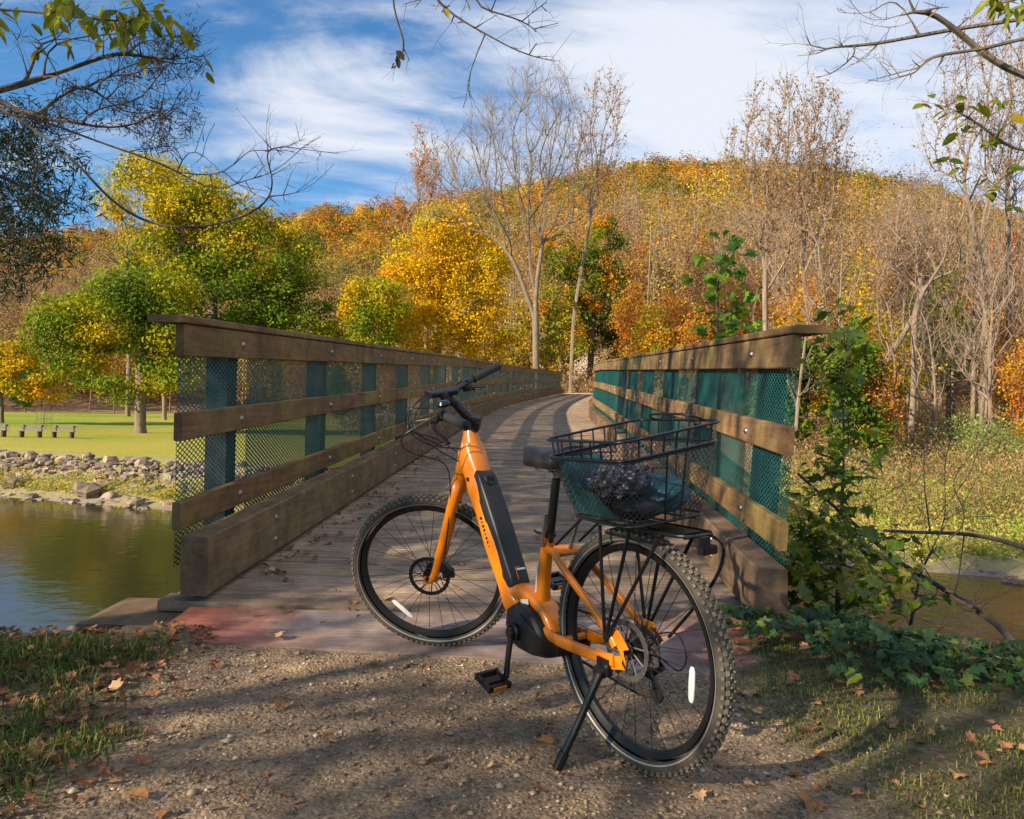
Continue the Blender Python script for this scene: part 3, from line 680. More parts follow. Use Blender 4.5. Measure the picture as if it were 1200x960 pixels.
c.sweep([(.01, -.062, -.07), (-.035, -.062, -.15)], ellp(.014, .003, 8)); c.sweep([(-.01, -.075, -.03), (-.03, -.08, -.07), (.0, -.07, -.09)], ellp(.014, .012, 10))
c.tube(bez([(-.02, -.08, -.04), (-.09, -.085, -.06), (-.12, -.085, -.01), (-.08, -.08, .05), (.06, -.075, .0)], 8), .0028, 6)
c.build('derailleur', MT['black'], bike, smooth=True, xf=bx)
# cranks
def crank(sg, a, nm='crank_arm'):
    c0 = np.array([.526, sg*.098, -.075]); d = np.array([math.sin(a), 0, -math.cos(a)]); e = c0+d*.155+np.array([0, sg*.018, 0])
    k = MB(); k.lathe([(.0001, sg*.014), (.017, sg*.013), (.020, .004*sg), (.019, -.008*sg)], c0, 'y', 18)
    k.sweep([c0, c0+d*.03+np.array([0, sg*.004, 0]), c0+d*.1+np.array([0, sg*.013, 0]), e], None, upv=(0, 1, 0), profs=[ellp(.019, .009, 12, .7), ellp(.013, .008, 12, .7), ellp(.012, .0075, 12, .7), ellp(.014, .008, 12, .7)])
    if sg > 0: k.lathe([(.026, -.010), (.031, -.006), (.026, -.001)], c0, 'y', 24)
    o = k.build(nm, MT['crank'], bike, smooth=True, xf=bx)
    p_ = MB(); pc = e+np.array([0, sg*.055, 0])
    p_.tube([e, e+np.array([0, sg*.10, 0])], .007, 8)
    ax1 = np.array([.97, 0, .24]); ax3 = np.array([-.24, 0, .97])
    for u_ in (-.042, .042): p_.box(pc+ax1*u_, (.012, .092, .022), axes=[ax1, [0, 1, 0], ax3])
    for v_ in (-.04, .04): p_.box(pc+np.array([0, v_, 0]), (.076, .010, .020), axes=[ax1, [0, 1, 0], ax3])
    p_.box(pc, (.03, .076, .012), axes=[ax1, [0, 1, 0], ax3])
    for u_ in (-.04, 0, .04):
        for v_ in (-.038, .038): p_.box(pc+ax1*u_+np.array([0, v_, 0]), (.004, .004, .028), axes=[ax1, [0, 1, 0], ax3])
    p_.build('pedal', MT['black'], o, xf=bx)
    q_ = MB()
    for u_ in (-.05,): q_.box(pc+ax1*u_, (.004, .05, .012), axes=[ax1, [0, 1, 0], ax3])
    q_.build('pedal_reflector', mat('amber_reflector', (.5, .16, .01), rough=.3), o, xf=bx)
crank(1, .03); crank(-1, math.pi-.62)
# seat
s = MB(); s.tube([(.432, 0, .25), (.392, 0, .475)], .0155, 20); s.build('seat_post', MT['blackm'], bike, smooth=True, xf=bx)
s = MB(); s.lathe([(.0225, -.010), (.025, -.008), (.025, .008), (.0225, .010)], (.434, 0, .275), 'z', 20); s.tube([(.44, .02, .277), (.47, .028, .28), (.49, .022, .283)], .0045, 8); s.build('seat_clamp', MT['blackm'], bike, smooth=True, xf=bx)
s = MB(); xs = np.linspace(.575, .285, 15); V = []
prof_n = 18
for i, x in enumerate(xs):
    t_ = i/14; wd = .034+.058*ss(.2, .9, t_)-.02*ss(.93, 1, t_); wd *= (.35 if i == 0 else (.8 if i == 1 else 1)); top = .578-.006*math.sin(t_*3)+.014*t_; hh = .074+.006*t_; hh *= (.4 if i in (0, 14) else 1); cz = top-hh*.5-(.006 if i == 0 else 0)
    for k in range(prof_n):
        a = PI2*k/prof_n; V.append((x, wd*np.sign(math.cos(a))*abs(math.cos(a))**.75, cz+hh*.5*np.sign(math.sin(a))*abs(math.sin(a))**.7-(.010*(abs(math.cos(a))**3))))
F = [[i*prof_n+k, i*prof_n+(k+1) % prof_n, (i+1)*prof_n+(k+1) % prof_n, (i+1)*prof_n+k] for i in range(14) for k in range(prof_n)]
s.add(V, F); s.f += [('ng', list(range(prof_n))[::-1]), ('ng', list(range(14*prof_n, 15*prof_n)))]; s.c += [np.ones((1, 3))]*2; s.m += [np.array([0], np.int32)]*2
SD = s.build('saddle', mat('saddle_vinyl', (.02, .021, .024), rough=.42, bump=(90, .2, .002)), bike, smooth=True, xf=bx, angle=60)
s = MB()
for sg in (-1, 1): s.tube(bez([(.53, sg*.012, .525), (.47, sg*.022, .497), (.38, sg*.022, .490), (.31, sg*.03, .520)], 5), .0035, 8)
s.box((.395, 0, .487), (.04, .055, .02)); s.build('saddle_rails', MT['steel'], SD, smooth=True, xf=bx)
# fork (steered)
s = MB(); lo_c = FO+AXS*.425
for sg in (-1, 1):
    s.sweep(bez([lo_c+np.array([0, sg*.012, .03]), lo_c+np.array([0, sg*.05, .012]), lo_c+np.array([.028, sg*.062, -.055]), (1.155, sg*.062, .14), (1.205, sg*.060, .025), (1.235, sg*.058, -.012)], 6), None, upv=(1, 0, .3), profs=[ellp(.020-.008*(i/30), .026-.012*(i/30), 14, .9) for i in range(31)])
    s.sweep([(1.20, sg*.056, .0), (1.245, sg*.056, -.012), (1.262, sg*.056, .0)], ellp(.005, .016, 10, .7))
s.tube([lo_c-AXS*.015, lo_c+AXS*.055], [.034, .031], 18)
FK = s.build('fork', MT['orange'], bike, smooth=True, xf=fx, angle=50)
s = MB(); s.box((1.165, .052, .045), (.036, .030, .070), axes=[[.8, 0, -.6], [0, 1, 0], [.6, 0, .8]]); s.box((1.15, .052, .015), (.05, .022, .035)); s.lathe([(.0001, .072), (.013, .070), (.014, .05)], (1.163, 0, .04), 'y', 14); s.lathe([(.0001, .070), (.011, .069), (.012, .055)], (1.2408, 0, 0), 'y', 14)
s.build('brake_caliper', MT['black'], FK, smooth=True, xf=fx)
# cockpit
st0 = FO+AXS*.665
s = MB(); s.tube([st0, st0+AXS*.03, st0+AXS*.075], [.027, .021, .019], 18); s.sweep([st0+AXS*.05, np.array([1.0, 0, .735]), np.array([1.03, 0, .752])], None, upv=(0, 0, 1), profs=[ellp(.022, .020, 14, .6), ellp(.019, .017, 14, .6), ellp(.024, .020, 14, .6)])
s.box(tuple(st0+AXS*.045+np.array([-.004, 0, 0])), (.058, .052, .058), axes=[[.94, 0, .35], [0, 1, 0], [-.35, 0, .94]])
s.build('stem', MT['black'], bike, smooth=True, xf=fx, angle=45)
hbp = [(.878, -.365, .790), (.930, -.30, .778), (.974, -.24, .770), (1.005, -.17, .765), (1.030, -.08, .757), (1.032, 0, .754), (1.030, .08, .752), (1.010, .165, .748), (.976, .24, .748), (.930, .30, .744), (.875, .365, .742)]
s = MB(); s.tube(bez(hbp, 5), .0125, 14); HB = s.build('handlebar', MT['blackm'], bike, smooth=True, xf=fx)
for A, B_ in (((.878, -.365, .790), (.968, -.248, .772)), ((.875, .365, .742), (.970, .248, .748))):
    A = np.array(A); B_ = np.array(B_); s = MB(); n = 26; P = [A+(B_-A)*i/n for i in range(n+1)]; s.tube(P, [.0195 if (i in (0, n)) else (.0172+.0012*(i % 2)) for i in range(n+1)], 16)
    s.build('grip', mat('grip_rubber', (.03, .03, .03), rough=.7), HB, smooth=True, xf=fx, angle=25)
for sg, z0 in ((1, .744), (-1, .770)):
    s = MB(); c0 = np.array([1.0, sg*.205, z0]); s.lathe([(.018, -.012), (.018, .012)], c0, 'y', 14); s.sweep([c0+np.array([.02, 0, -.008]), c0+np.array([.035, sg*.03, -.018])], ellp(.014, .012, 10))
    s.sweep(bez([c0+np.array([.035, sg*.02, -.02]), c0+np.array([.022, sg*.06, -.038]), c0+np.array([-.015, sg*.105, -.052]), c0+np.array([-.045, sg*.145, -.066])], 5), ellp(.008, .0035, 8, .8), upv=(0, 0, 1))
    s.box(c0+np.array([-.015, -sg*.03, -.02]), (.035, .03, .022)); s.tube([c0+np.array([-.02, -sg*.02, -.02]), c0+np.array([-.04, -sg*.01, -.035])], .006, 8)
    s.build('brake_lever', MT['black'], HB, smooth=True, xf=fx, angle=45)
s = MB(); s.sweep([(1.085, .068, .798), (1.06, .035, .790), (1.03, .0, .784), (1.0, -.030, .778)], None, upv=(-.1, .1, 1), profs=[ellp(.024, .012, 16, .5)]*4)
s.box((1.03, .03, .775), (.03, .03, .03)); s.build('display', MT['black'], bike, smooth=True, xf=fx, angle=40)
s = MB(); s.lathe([(.0001, .0), (.024, .001), (.026, .012), (.020, .022), (.0001, .024)], (1.00, .17, .77), 'z', 16); s.build('bell', MT['blackm'], HB, smooth=True, xf=fx)
cab = [[(1.05, .19, .735), (1.14, .17, .72), (1.17, .08, .66), (1.10, .02, .60), (1.02, .03, .54), (.96, .035, .51)],
       [(1.04, -.19, .755), (1.15, -.10, .74), (1.18, .02, .67), (1.11, .05, .58), (1.02, .035, .50)],
       [(1.05, .20, .74), (1.17, .22, .68), (1.19, .10, .58), (1.08, .045, .50), (1.07, .070, .38), (1.11, .078, .22), (1.15, .07, .09)],
       [(1.05, -.16, .75), (1.14, .03, .77), (1.16, .16, .70), (1.10, .12, .61), (1.00, .05, .56)],
       [(1.06, .10, .75), (1.15, .12, .76), (1.18, .10, .68), (1.08, .03, .57)]]
for k in cab:
    s = MB(); s.tube(bez(k, 10), .0026, 7); s.build('brake_cable', MT['black'], HB, smooth=True, xf=fx)
# kickstand
s = MB(); s.box((.055, .078, -.055), (.05, .02, .05)); s.lathe([(.0001, .105), (.02, .104), (.024, .085)], (.06, 0, -.07), 'y', 16)
s.sweep([(.058, .095, -.075), (.072, .125, -.15), (.090, .165, -.245), (.110, .207, -.338)], None, upv=(0, 1, .4), profs=[ellp(.015, .011, 12, .8), ellp(.012, .010, 12, .8), ellp(.012, .010, 12, .8), ellp(.013, .011, 12, .8)])
KS = s.build('kickstand', MT['blackm'], bike, smooth=True, xf=bx, angle=45)
s = MB(); s.sweep([(.103, .192, -.305), (.113, .214, -.352)], ellp(.017, .014, 12, .7)); s.build('rubber_foot', MT['black'], KS, smooth=True, xf=bx)
# rack
s = MB(); rz = .372
for sg in (-1, 1):
    s.tube(bez([(.20, sg*.05, rz), (.10, sg*.062, rz), (-.18, sg*.062, rz+.004), (-.24, sg*.05, rz+.006)], 4), .006, 8)
    for x1 in (.085, -.045, -.165): s.tube([(x1, sg*.072, rz-.006), (.045+.3*x1*.1, sg*.084, .030)], .0055, 8)
    if sg < 0: s.tube(bez([(-.21, sg*.066, rz), (-.265, sg*.075, rz-.035), (-.215, sg*.082, .22), (-.05, sg*.086, .03)], 5), .005, 8)
    s.sweep([(.045, sg*.080, .02), (.045, sg*.080, .05)], ellp(.010, .006, 8))
    s.tube([(.19, sg*.05, rz), (.33, sg*.05, .262)], .0045, 8)
for x in (.20, .10, 0, -.10, -.24): s.tube([(x, -.055, rz+.002), (x, .055, rz+.002)], .005, 8)
s.box((-.13, 0, rz+.006), (.18, .075, .006))
RK = s.build('luggage_rack', MT['blackm'], bike, smooth=True, xf=bx, angle=45)
s = MB(); s.box((-.272, 0, rz-.030), (.022, .055, .024)); s.box((-.262, 0, rz-.012), (.014, .03, .03)); s.build('tail_light', MT['black'], RK, xf=bx)
s = MB(); s.box((-.285, 0, rz-.030), (.006, .046, .016)); s.build('red_reflector', MT['redp'], RK, xf=bx)
s = MB()   # two grey spring arms rising behind the seat tube
for sg, x in ((1, .40), (-1, .32)): s.sweep([(x+.035, sg*.03, .235), (x+.018, sg*.035, .29), (x-.005, sg*.042, .355)], ellp(.0075, .004, 10, .8), upv=(1, 0, 0))
s.build('support_arm', MT['alu'], RK, smooth=True, xf=bx)
# basket
def bc(z, lift=0):                      # ring of corners at height z (0 bottom .. 1 rim)
    k = z; xf_, xr = .125+.07*k, -.14-.015*k; yw = .150+.045*k; z0 = .395+.185*k
    return [np.array(p_) for p_ in ((xf_, yw, z0-.010*k), (xr, yw, z0), (xr, -yw, z0+.030*k+.015), (xf_, -yw, z0+.026*k+.012))]
def roundring(c, rr=.045, n=5):
    out_ = []
    for i in range(4):
        p_ = c[i]; a = c[i-1]; b_ = c[(i+1) % 4]; da = unit(a-p_)*rr; db = unit(b_-p_)*rr
        for t_ in np.linspace(0, 1, n+1): out_.append((p_+da)*(1-t_)**2+2*p_*t_*(1-t_)+(p_+db)*t_*t_)
    return np.array(out_)
s = MB(); rings = [roundring(bc(k)) for k in (0, .33, .66, 1.0)]; nr = len(rings[0])
V = np.concatenate(rings); F = [[l*nr+i, l*nr+(i+1) % nr, (l+1)*nr+(i+1) % nr, (l+1)*nr+i] for l in range(3) for i in range(nr)]
s.add(V, F); s.f.append(('ng', list(range(nr)))); s.c.append(np.ones((1, 3))); s.m.append(np.array([0], np.int32))
cen = np.array([0, 0, 0])
def buv(Vv):
    a = np.unwrap(np.arctan2(Vv[:, 1], Vv[:, 0])); ang = np.arctan2(Vv[:, 1], Vv[:, 0]); per = (ang+math.pi)*.20
    bottom = Vv[:, 2] < -9
    return np.c_[per, Vv[:, 2]]
BKm = s
BK = s.build('basket', MT['basketnet'], bike, smooth=False, xf=bx, uv=buv)
s = MB()
s.tube(roundring(bc(1.0)), .0052, 8, closed=True); s.tube(roundring(bc(.96)), .003, 8, closed=True); s.tube(roundring(bc(0)), .004, 8, closed=True)
up_ = [p_+np.array([0, 0, .052+.006*(i in (2, 3))])*1.0+unit(p_*np.array([1, 1, 0]))*.010 for i, p_ in enumerate(bc(1.0))]
s.tube(roundring(up_, .05), .0042, 8, closed=True)
A_ = roundring(bc(1.0), .05, 5); B2 = roundring(up_, .05, 5)
for i in range(4):
    a0, a1 = bc(1.0)[i], bc(1.0)[(i+1) % 4]; u0, u1 = up_[i], up_[(i+1) % 4]
    for k in np.linspace(.14, .86, 7): s.tube([a0+(a1-a0)*k, u0+(u1-u0)*k], .0026, 6)
for i in (1, 2):
    a0, a1 = bc(1.0)[i], bc(1.0)[(i+1) % 4]; b0, b1 = bc(0)[i], bc(0)[(i+1) % 4]
    for k in ((.42, .62) if i == 1 else (.5,)): s.tube([a0+(a1-a0)*k, b0+(b1-b0)*k], .003, 6)
for k in (-.1, 0, .1): s.tube([(.12, k, .396), (-.14, k, .400)], .003, 6)
s.tube(bez([up_[3]+(up_[2]-up_[3])*.2, up_[3]+(up_[2]-up_[3])*.3+np.array([0, .05, .018]), up_[3]+(up_[2]-up_[3])*.7+np.array([0, .05, .018]), up_[3]+(up_[2]-up_[3])*.8], 5), .004, 8)
s.build('basket_wire', MT['blackm'], BK, smooth=True, xf=bx)
# contents of the basket: own things, placed in world space
def bw(V): return (bx(V)@BM.T)+base
def lump(name, ctr, rad, m, label, cat, seed, amp=.18, n=26, colfn=None, freq=9, sq=1.):
    rr = np.random.default_rng(seed); mb = MB(); V = []
    for i in range(n+1):
        th = math.pi*i/n
        for j in range(2*n):
            ph = PI2*j/(2*n); d = np.array([math.sin(th)*math.cos(ph), math.sin(th)*math.sin(ph), math.cos(th)])
            a = 1+amp*(fbm(d[0]*freq/3+seed, d[1]*freq/3+d[2]*2.1+seed, 4)-.5)*2+amp*.6*(vnoise(d[0]*freq+seed, d[2]*freq+d[1]*5)-.5)
            V.append(np.array(ctr)+d*np.array(rad)*a)
    F = [[i*2*n+j, i*2*n+(j+1) % (2*n), (i+1)*2*n+(j+1) % (2*n), (i+1)*2*n+j] for i in range(n) for j in range(2*n)]
    mb.add(V, F, None if colfn is None else np.array([colfn(V[f_[0]]) for f_ in F]))
    o = mb.build(name, m, smooth=True, xf=bw, angle=0); tag(o, label, cat); return o
lump('bag', (-.03, -.075, .465), (.085, .075, .055), MT['blue'], 'crumpled blue nylon bag lying in the bicycle basket', 'bag', 3, .30, freq=6)
def fleece(V): v = vnoise(V[0]*70, V[1]*70+V[2]*60); return np.array([.30, .28, .33])*v**2*1.3+.012
lump('jacket', (.045, .03, .495), (.09, .10, .052), MT['fuzzy'], 'bundled black and grey patterned jacket on top in the bicycle basket', 'jacket', 8, .45, 34, fleece, 14)
lump('pouch', (-.04, .04, .43), (.085, .085, .030), MT['black'], 'black pouch at the bottom of the bicycle basket under the bag', 'pouch', 5, .15)
# teal cloth lining the saddle side
s = MB(); nu, nv = 26, 12; V = []
for i in range(nu+1):
    for j in range(nv+1):
        a = i/nu; k = j/nv; zz_ = .405+.165*k*(1-.55*ss(.35, .9, a)); ysd = (.145+.035*k-.008)
        if a < .4: p_ = np.array([.118+.06*k, -.02+(.145+.03*k)*(a/.4)-.004, zz_])
        else: p_ = np.array([.118+.06*k-(a-.4)/.6*.19, ysd-.006, zz_])
        p_ += np.array([.006, .004, 0])*math.sin(a*31+k*3)*(.4+k); V.append(p_)
F = [[i*(nv+1)+j, (i+1)*(nv+1)+j, (i+1)*(nv+1)+j+1, i*(nv+1)+j+1] for i in range(nu) for j in range(nv)]
s.add(V, F); tag(s.build('cloth', MT['teal'], smooth=True, xf=bw, angle=0), 'teal cloth lining the saddle side of the bicycle basket', 'cloth')

# ------------------------------------------------------------------ trees
def skeleton(trunk, targets, r_, step=.5, asc=1.2, jit=.045, order='dist', curve=.35, stems=()):
    stems = [np.array(q_, float) for q_ in stems]
    cap = len(trunk)+len(targets)*40+10+sum(len(q_)*200 for q_ in stems)
    P = np.zeros((cap, 3)); par = np.full(cap, -1); D = np.zeros((cap, 3)); n = 0
    trunk = np.array(trunk, float)
    tp = []
    for a, b in zip(trunk[:-1], trunk[1:]):
        L = np.linalg.norm(b-a); k = max(1, int(L/step))
        for i in range(k): tp.append(a+(b-a)*i/k)
    tp.append(trunk[-1])
    for i, p_ in enumerate(tp):
        P[n] = p_; par[n] = n-1; D[n] = unit(p_-P[max(0, n-1)]) if n else (0, 0, 1); n += 1
    for sp_ in stems:
        j = int(np.argmin(np.linalg.norm(P[:n]-sp_[0], axis=1))); cb = bez(np.vstack([P[j], sp_[1:]]), 6); last = j; acc = 0
        for a, b in zip(cb[:-1], cb[1:]):
            acc += np.linalg.norm(b-a)
            if acc < step*.7: continue
            acc = 0; P[n] = b; par[n] = last; D[n] = unit(b-P[last]); last = n; n += 1
    ntr = n; tips = []
    attach0 = max(1, int(ntr*.0))
    dz = np.linalg.norm(targets-trunk[len(trunk)//2], axis=1) if order == 'dist' else targets[:, 2]
    for ti in np.argsort(dz):
        t = targets[ti]; Q = P[:n]; v = t-Q; dist = np.linalg.norm(v, axis=1); hz = np.hypot(v[:, 0], v[:, 1])
        cost = dist+asc*np.maximum(0, .6*hz-v[:, 2]); cost[:max(1, int(ntr*.15))] += 50
        j = int(np.argmin(cost)); L = dist[j]; k = max(1, int(L/step)); k = min(k, 36)
        p0 = P[j].copy(); ctrl = p0+(D[j]*.45+unit(t-p0)*.55)*L*.5+np.array([0, 0, -L*.05*(asc > 1)]); last = j
        for i in range(1, k+1):
            a = i/k; q_ = (1-a)**2*p0+2*a*(1-a)*ctrl+a*a*t
            if i < k: q_ = q_+r_.normal(size=3)*jit*step
            P[n] = q_; par[n] = last; D[n] = unit(q_-P[last]); last = n; n += 1
            if n >= cap-1: break
        tips.append(last)
        if n >= cap-1: break
    P, par = P[:n], par[:n]
    # smooth the kinks out along each main line
    A = np.ones(n)
    for i in range(n-1, 0, -1): A[par[i]] += A[i]
    mc = np.full(n, -1); best = np.zeros(n)
    for i in range(1, n):
        if A[i] > best[par[i]]: best[par[i]] = A[i]; mc[par[i]] = i
    ok = np.arange(n)[(mc >= 0) & (par >= 0)]
    for _ in range(4): Q = P.copy(); Q[ok] = P[ok]*.4+.3*P[par[ok]]+.3*P[mc[ok]]; P = Q
    return P, par, np.array(tips), ntr
def twiglets(mb, P, par, rad, rmax, ln, r_, k=2, r0=.0025, up=.25, n_side=3):
    idx = np.arange(1, len(P)); idx = np.repeat(idx[rad[idx] < rmax], k); idx = idx[r_.random(len(idx)) < .8]; m = len(idx)
    if not m: return np.zeros((0, 3))
    d = unit(P[idx]-P[par[idx]]); a = P[idx]-(P[idx]-P[par[idx]])*r_.random((m, 1)); dv = unit(d+r_.normal(size=(m, 3))*.55+np.array([0, 0, up])); L = ln*(.5+r_.random((m, 1)))
    b = a+dv*L; c = b+unit(dv+r_.normal(size=(m, 3))*.35+np.array([0, 0, up*.5]))*L*.8; q = np.full(m, r0)
    frusta(mb, a, b, q, q*.75, n_side); frusta(mb, b, c, q*.75, q*.35, n_side)
    e = b+unit(dv+r_.normal(size=(m, 3))*.8)*L*.7; frusta(mb, b, e, q*.6, q*.3, n_side)
    return c
def radii(P, par, ntr, r_base, r_tip, e=2.2):
    n = len(P); A = np.full(n, 0.); haschild = np.zeros(n, bool); haschild[par[par >= 0]] = True
    A[~haschild] = 1.
    for i in range(n-1, 0, -1): A[par[i]] += A[i]
    r_ = r_tip*A**(1/e); k = math.log(r_base/r_tip)/max(1e-6, math.log(r_[0]/r_tip)); return r_tip*(r_/r_tip)**k
def wood(mb, P, par, rad, thin=.03, big=.15):
    i = np.arange(1, len(P)); i = i[par[i] >= 0]; p0 = P[par[i]]; p1 = P[i]; r0 = np.minimum(rad[par[i]], rad[i]*1.6+.002); r1 = rad[i]
    # overlap slightly to hide the joints
    d = p1-p0; p1 = p1+unit(d)*np.where(r1 < .06, r1*.25, 0)[:, None]
    for lo, hi, n in ((0, thin, 3), (thin, big, 5), (big, 99, 10)):
        s_ = (r1 >= lo) & (r1 < hi); frusta(mb, p0[s_], p1[s_], r0[s_], r1[s_], n)
def in_lobes(lobes, K, r_, shell=.5):
    """random points in ellipsoid lobes ((centre),(radii)), biased to the outside"""
    vol = np.array([l[1][0]*l[1][1]*l[1][2] for l in lobes])**.8; idx = r_.choice(len(lobes), K, p=vol/vol.sum())
    d = unit(r_.normal(size=(K, 3))); rr = r_.random(K)**(1/3)*(1-shell)+shell*(.82+.18*r_.random(K))
    C = np.array([l[0] for l in lobes])[idx]; S2 = np.array([l[1] for l in lobes])[idx]
    return C+d*S2*rr[:, None]
def make_tree(name, label, cat, loc, trunk, lobes, K, leafn=0, leafsize=.3, pal=None, r_base=.3, r_tip=.012, seed=1, blob=.9, asc=1.2, step=.6, bark='bark', updir=.4, group=None, leaf_m='leaf', shell=.5, aspect=.7, jit=.06, hue=None, flare=1.25, stems=(), tw=None):
    r_ = np.random.default_rng(seed); T = in_lobes(lobes, K, r_, shell); T = T[T[:, 2] > .5]
    P, par, tips, ntr = skeleton(trunk, T, r_, step, asc, jit, stems=stems); rad = radii(P, par, ntr, r_base, r_tip)
    rad[0] *= flare; root = empty(name, loc); tag(root, label, cat, group)
    mb = MB(); wood(mb, P, par, rad)
    if tw: twiglets(mb, P, par, rad, tw[0], tw[1], r_, tw[2], tw[3])
    mb.build('trunk', MT[bark], root, smooth=True, angle=60)
    if leafn:
        tp = P[tips]; od = unit(r_.normal(size=(len(tp)*leafn, 3))); C = np.repeat(tp, leafn, 0)+od*(r_.random((len(tp)*leafn, 1))**.5)*blob*np.array([1, 1, .62])
        tone = np.repeat(1+r_.normal(size=len(tp))*.10, leafn)[:, None]
        if hue is not None:                       # hue(points) -> colour per blob
            base_c = np.repeat(hue(tp, r_), leafn, 0); cols = base_c*tone*(1+r_.normal(size=(len(C), 1))*.16)
        else: cols = palette(len(C), *pal, r_)*tone
        lm = MB(); leaves(lm, C, leafsize*(.7+.6*r_.random(len(C))), np.clip(cols, .003, .9), r_, updir, aspect, out=od, ow=.9); lm.build('crown', MT[leaf_m], root)
    return root
def gz(x, y): return float(ground_z(np.array([x]), np.array([y]))[0])
def place(u, Y): p_ = at(u, 470, Y); return float(p_[0]), float(p_[1])
def mixhue(*cs, sc=2.5, seed=0):          # blobs change colour smoothly through the crown
    cs = np.array(cs, float)
    def f_(tp, r_):
        v = fbm(tp[:, 0]/sc+seed, tp[:, 2]/sc+tp[:, 1]/sc*.7+seed, 3)+r_.normal(size=len(tp))*.07; v = np.clip((v-.25)/.5, 0, .999)*(len(cs)-1); i = v.astype(int); t_ = (v-i)[:, None]
        return cs[i]*(1-t_)+cs[np.minimum(i+1, len(cs)-1)]*t_
    return f_
def lobes_px(Y, items, x0, y0, z0, depth=None):
    """lobes given where they stand: (pixel x, pixel y, half width px, half height px) at depth Y, in tree coordinates"""
    o_ = []
    for k, it in enumerate(items):
        u, v, hw, hh = it[:4]; dy = it[4] if len(it) > 4 else 0
        p_ = at(u, v, Y+dy); s_ = Y/880.5
        o_.append(((p_[0]-x0, p_[1]-y0, p_[2]-z0), (hw*s_, (hw+hh)*.5*s_ if depth is None else depth, hh*s_)))
    return o_
GY_, GR, YE_, OR, DG, YG = (.19, .25, .012), (.09, .155, .012), (.62, .40, .010), (.60, .22, .010), (.04, .08, .012), (.40, .36, .012)

def leafy(name, label, u, Y, items, trunk_top, K, leafn, ls, hue, rb, seed, blob=.9, **kw):
    x0, y0 = place(u, Y); z0 = gz(x0, y0)-.1; L = lobes_px(Y, items, x0, y0, z0)
    tt = [np.array(at(a, b, Y))-np.array([x0, y0, z0]) for a, b in trunk_top]
    return make_tree(name, label, 'tree', (x0, y0, z0), [(0, 0, 0)]+[tuple(t_) for t_ in tt], L, K, leafn, ls, None, rb, .02, seed, blob, hue=hue, **kw)
leafy('maple_tree', 'green and yellow maple standing on the far lawn, its trunk left of the bridge railing', 165, 59,
      [(120, 375, 72, 34), (75, 395, 38, 26), (95, 430, 32, 22), (170, 345, 60, 30), (190, 410, 38, 26), (150, 455, 26, 18), (215, 400, 28, 30), (205, 440, 26, 16), (80, 365, 28, 20)],
      [(165, 440), (167, 400), (170, 365)], 400, 80, .25, mixhue(GR, GY_, GY_, YG, YE_, sc=3.2, seed=2), .42, 21, 1.5, asc=.2, bark='bark')
leafy('maple_tree', 'tall green maple with golden top behind the left railing, widest crown on the left', 248, 66,
      [(195, 235, 72, 50), (250, 265, 70, 55), (300, 305, 70, 55), (340, 350, 48, 45), (250, 350, 95, 50), (165, 205, 38, 26), (330, 385, 58, 30), (200, 300, 52, 40), (290, 390, 70, 28), (230, 235, 50, 30)],
      [(248, 420), (250, 340), (240, 270), (215, 220)], 700, 80, .27, lambda tp, r_: np.where((tp[:, 2:3]+r_.normal(size=(len(tp), 1))*3 > 16), mixhue(GY_, YG, YG, YE_, YG, sc=3)(tp, r_), mixhue(GR, GR, GY_, GY_, YG, sc=2.6, seed=5)(tp, r_)), .5, 22, 1.6, asc=.3)
leafy('young_tree', 'low orange and yellow tree at the left edge of the lawn', 2, 74,
      [(20, 440, 50, 22), (-25, 440, 45, 26), (50, 458, 34, 14), (5, 415, 40, 18), (-40, 400, 45, 22)], [(2, 470), (2, 440)], 260, 64, .26, mixhue(YG, YE_, YE_, OR, sc=2.5, seed=8), .22, 23, 1.0, asc=.2)
leafy('young_tree', 'slim young tree with pale trunk behind the railing end on the lawn', 193, 96,
      [(200, 445, 18, 14), (190, 430, 20, 14)], [(193, 460), (194, 440)], 60, 40, .36, mixhue(GY_, YG, YE_), .28, 24, 1.0, bark='bark_pale', asc=.2)
leafy('yellow_maple', 'brilliant golden yellow maple behind the middle of the left railing', 512, 72,
      [(530, 275, 42, 34), (560, 310, 38, 40), (500, 310, 45, 40), (545, 350, 52, 40), (480, 345, 45, 36), (560, 390, 42, 30), (510, 390, 62, 30), (515, 258, 25, 20)],
      [(512, 420), (520, 350), (528, 290)], 520, 84, .25, mixhue(YG, YE_, YE_, (.72, .46, .012), (.66, .30, .012), sc=3, seed=3), .35, 25, 1.5, asc=.3)
leafy('birch_tree', 'yellow green small tree beside the golden maple', 430, 66,
      [(430, 385, 34, 34), (455, 350, 26, 26), (415, 350, 20, 26), (440, 410, 45, 18), (385, 395, 26, 20)], [(430, 425), (432, 380)], 300, 64, .23, mixhue(GY_, YG, YG, YE_, sc=2, seed=7), .2, 26, 1.0, asc=.3)
leafy('oak_tree', 'dark green tree with orange patches behind the far end of the bridge', 690, 84,
      [(708, 290, 26, 36), (715, 345, 26, 34), (690, 385, 28, 30), (655, 300, 24, 34), (660, 360, 26, 32), (690, 325, 30, 40), (650, 400, 22, 22), (725, 400, 14, 24)],
      [(692, 430), (695, 360), (700, 280)], 420, 60, .27, mixhue(OR, (.5, .22, .01), GR, GY_, DG, GY_, YG, OR, sc=2.8, seed=4), .35, 27, 1.1, asc=.3)
leafy('orange_tree', 'tree with rusty orange leaves at the left of the hill behind the bare crown', 500, 100,
      [(500, 225, 14, 30), (490, 180, 9, 40), (505, 200, 10, 30)], [(500, 430), (500, 300), (500, 200)], 130, 10, .30, mixhue(OR, (.5, .2, .05)), .3, 28, .8, asc=1.2, bark='bark_pale')
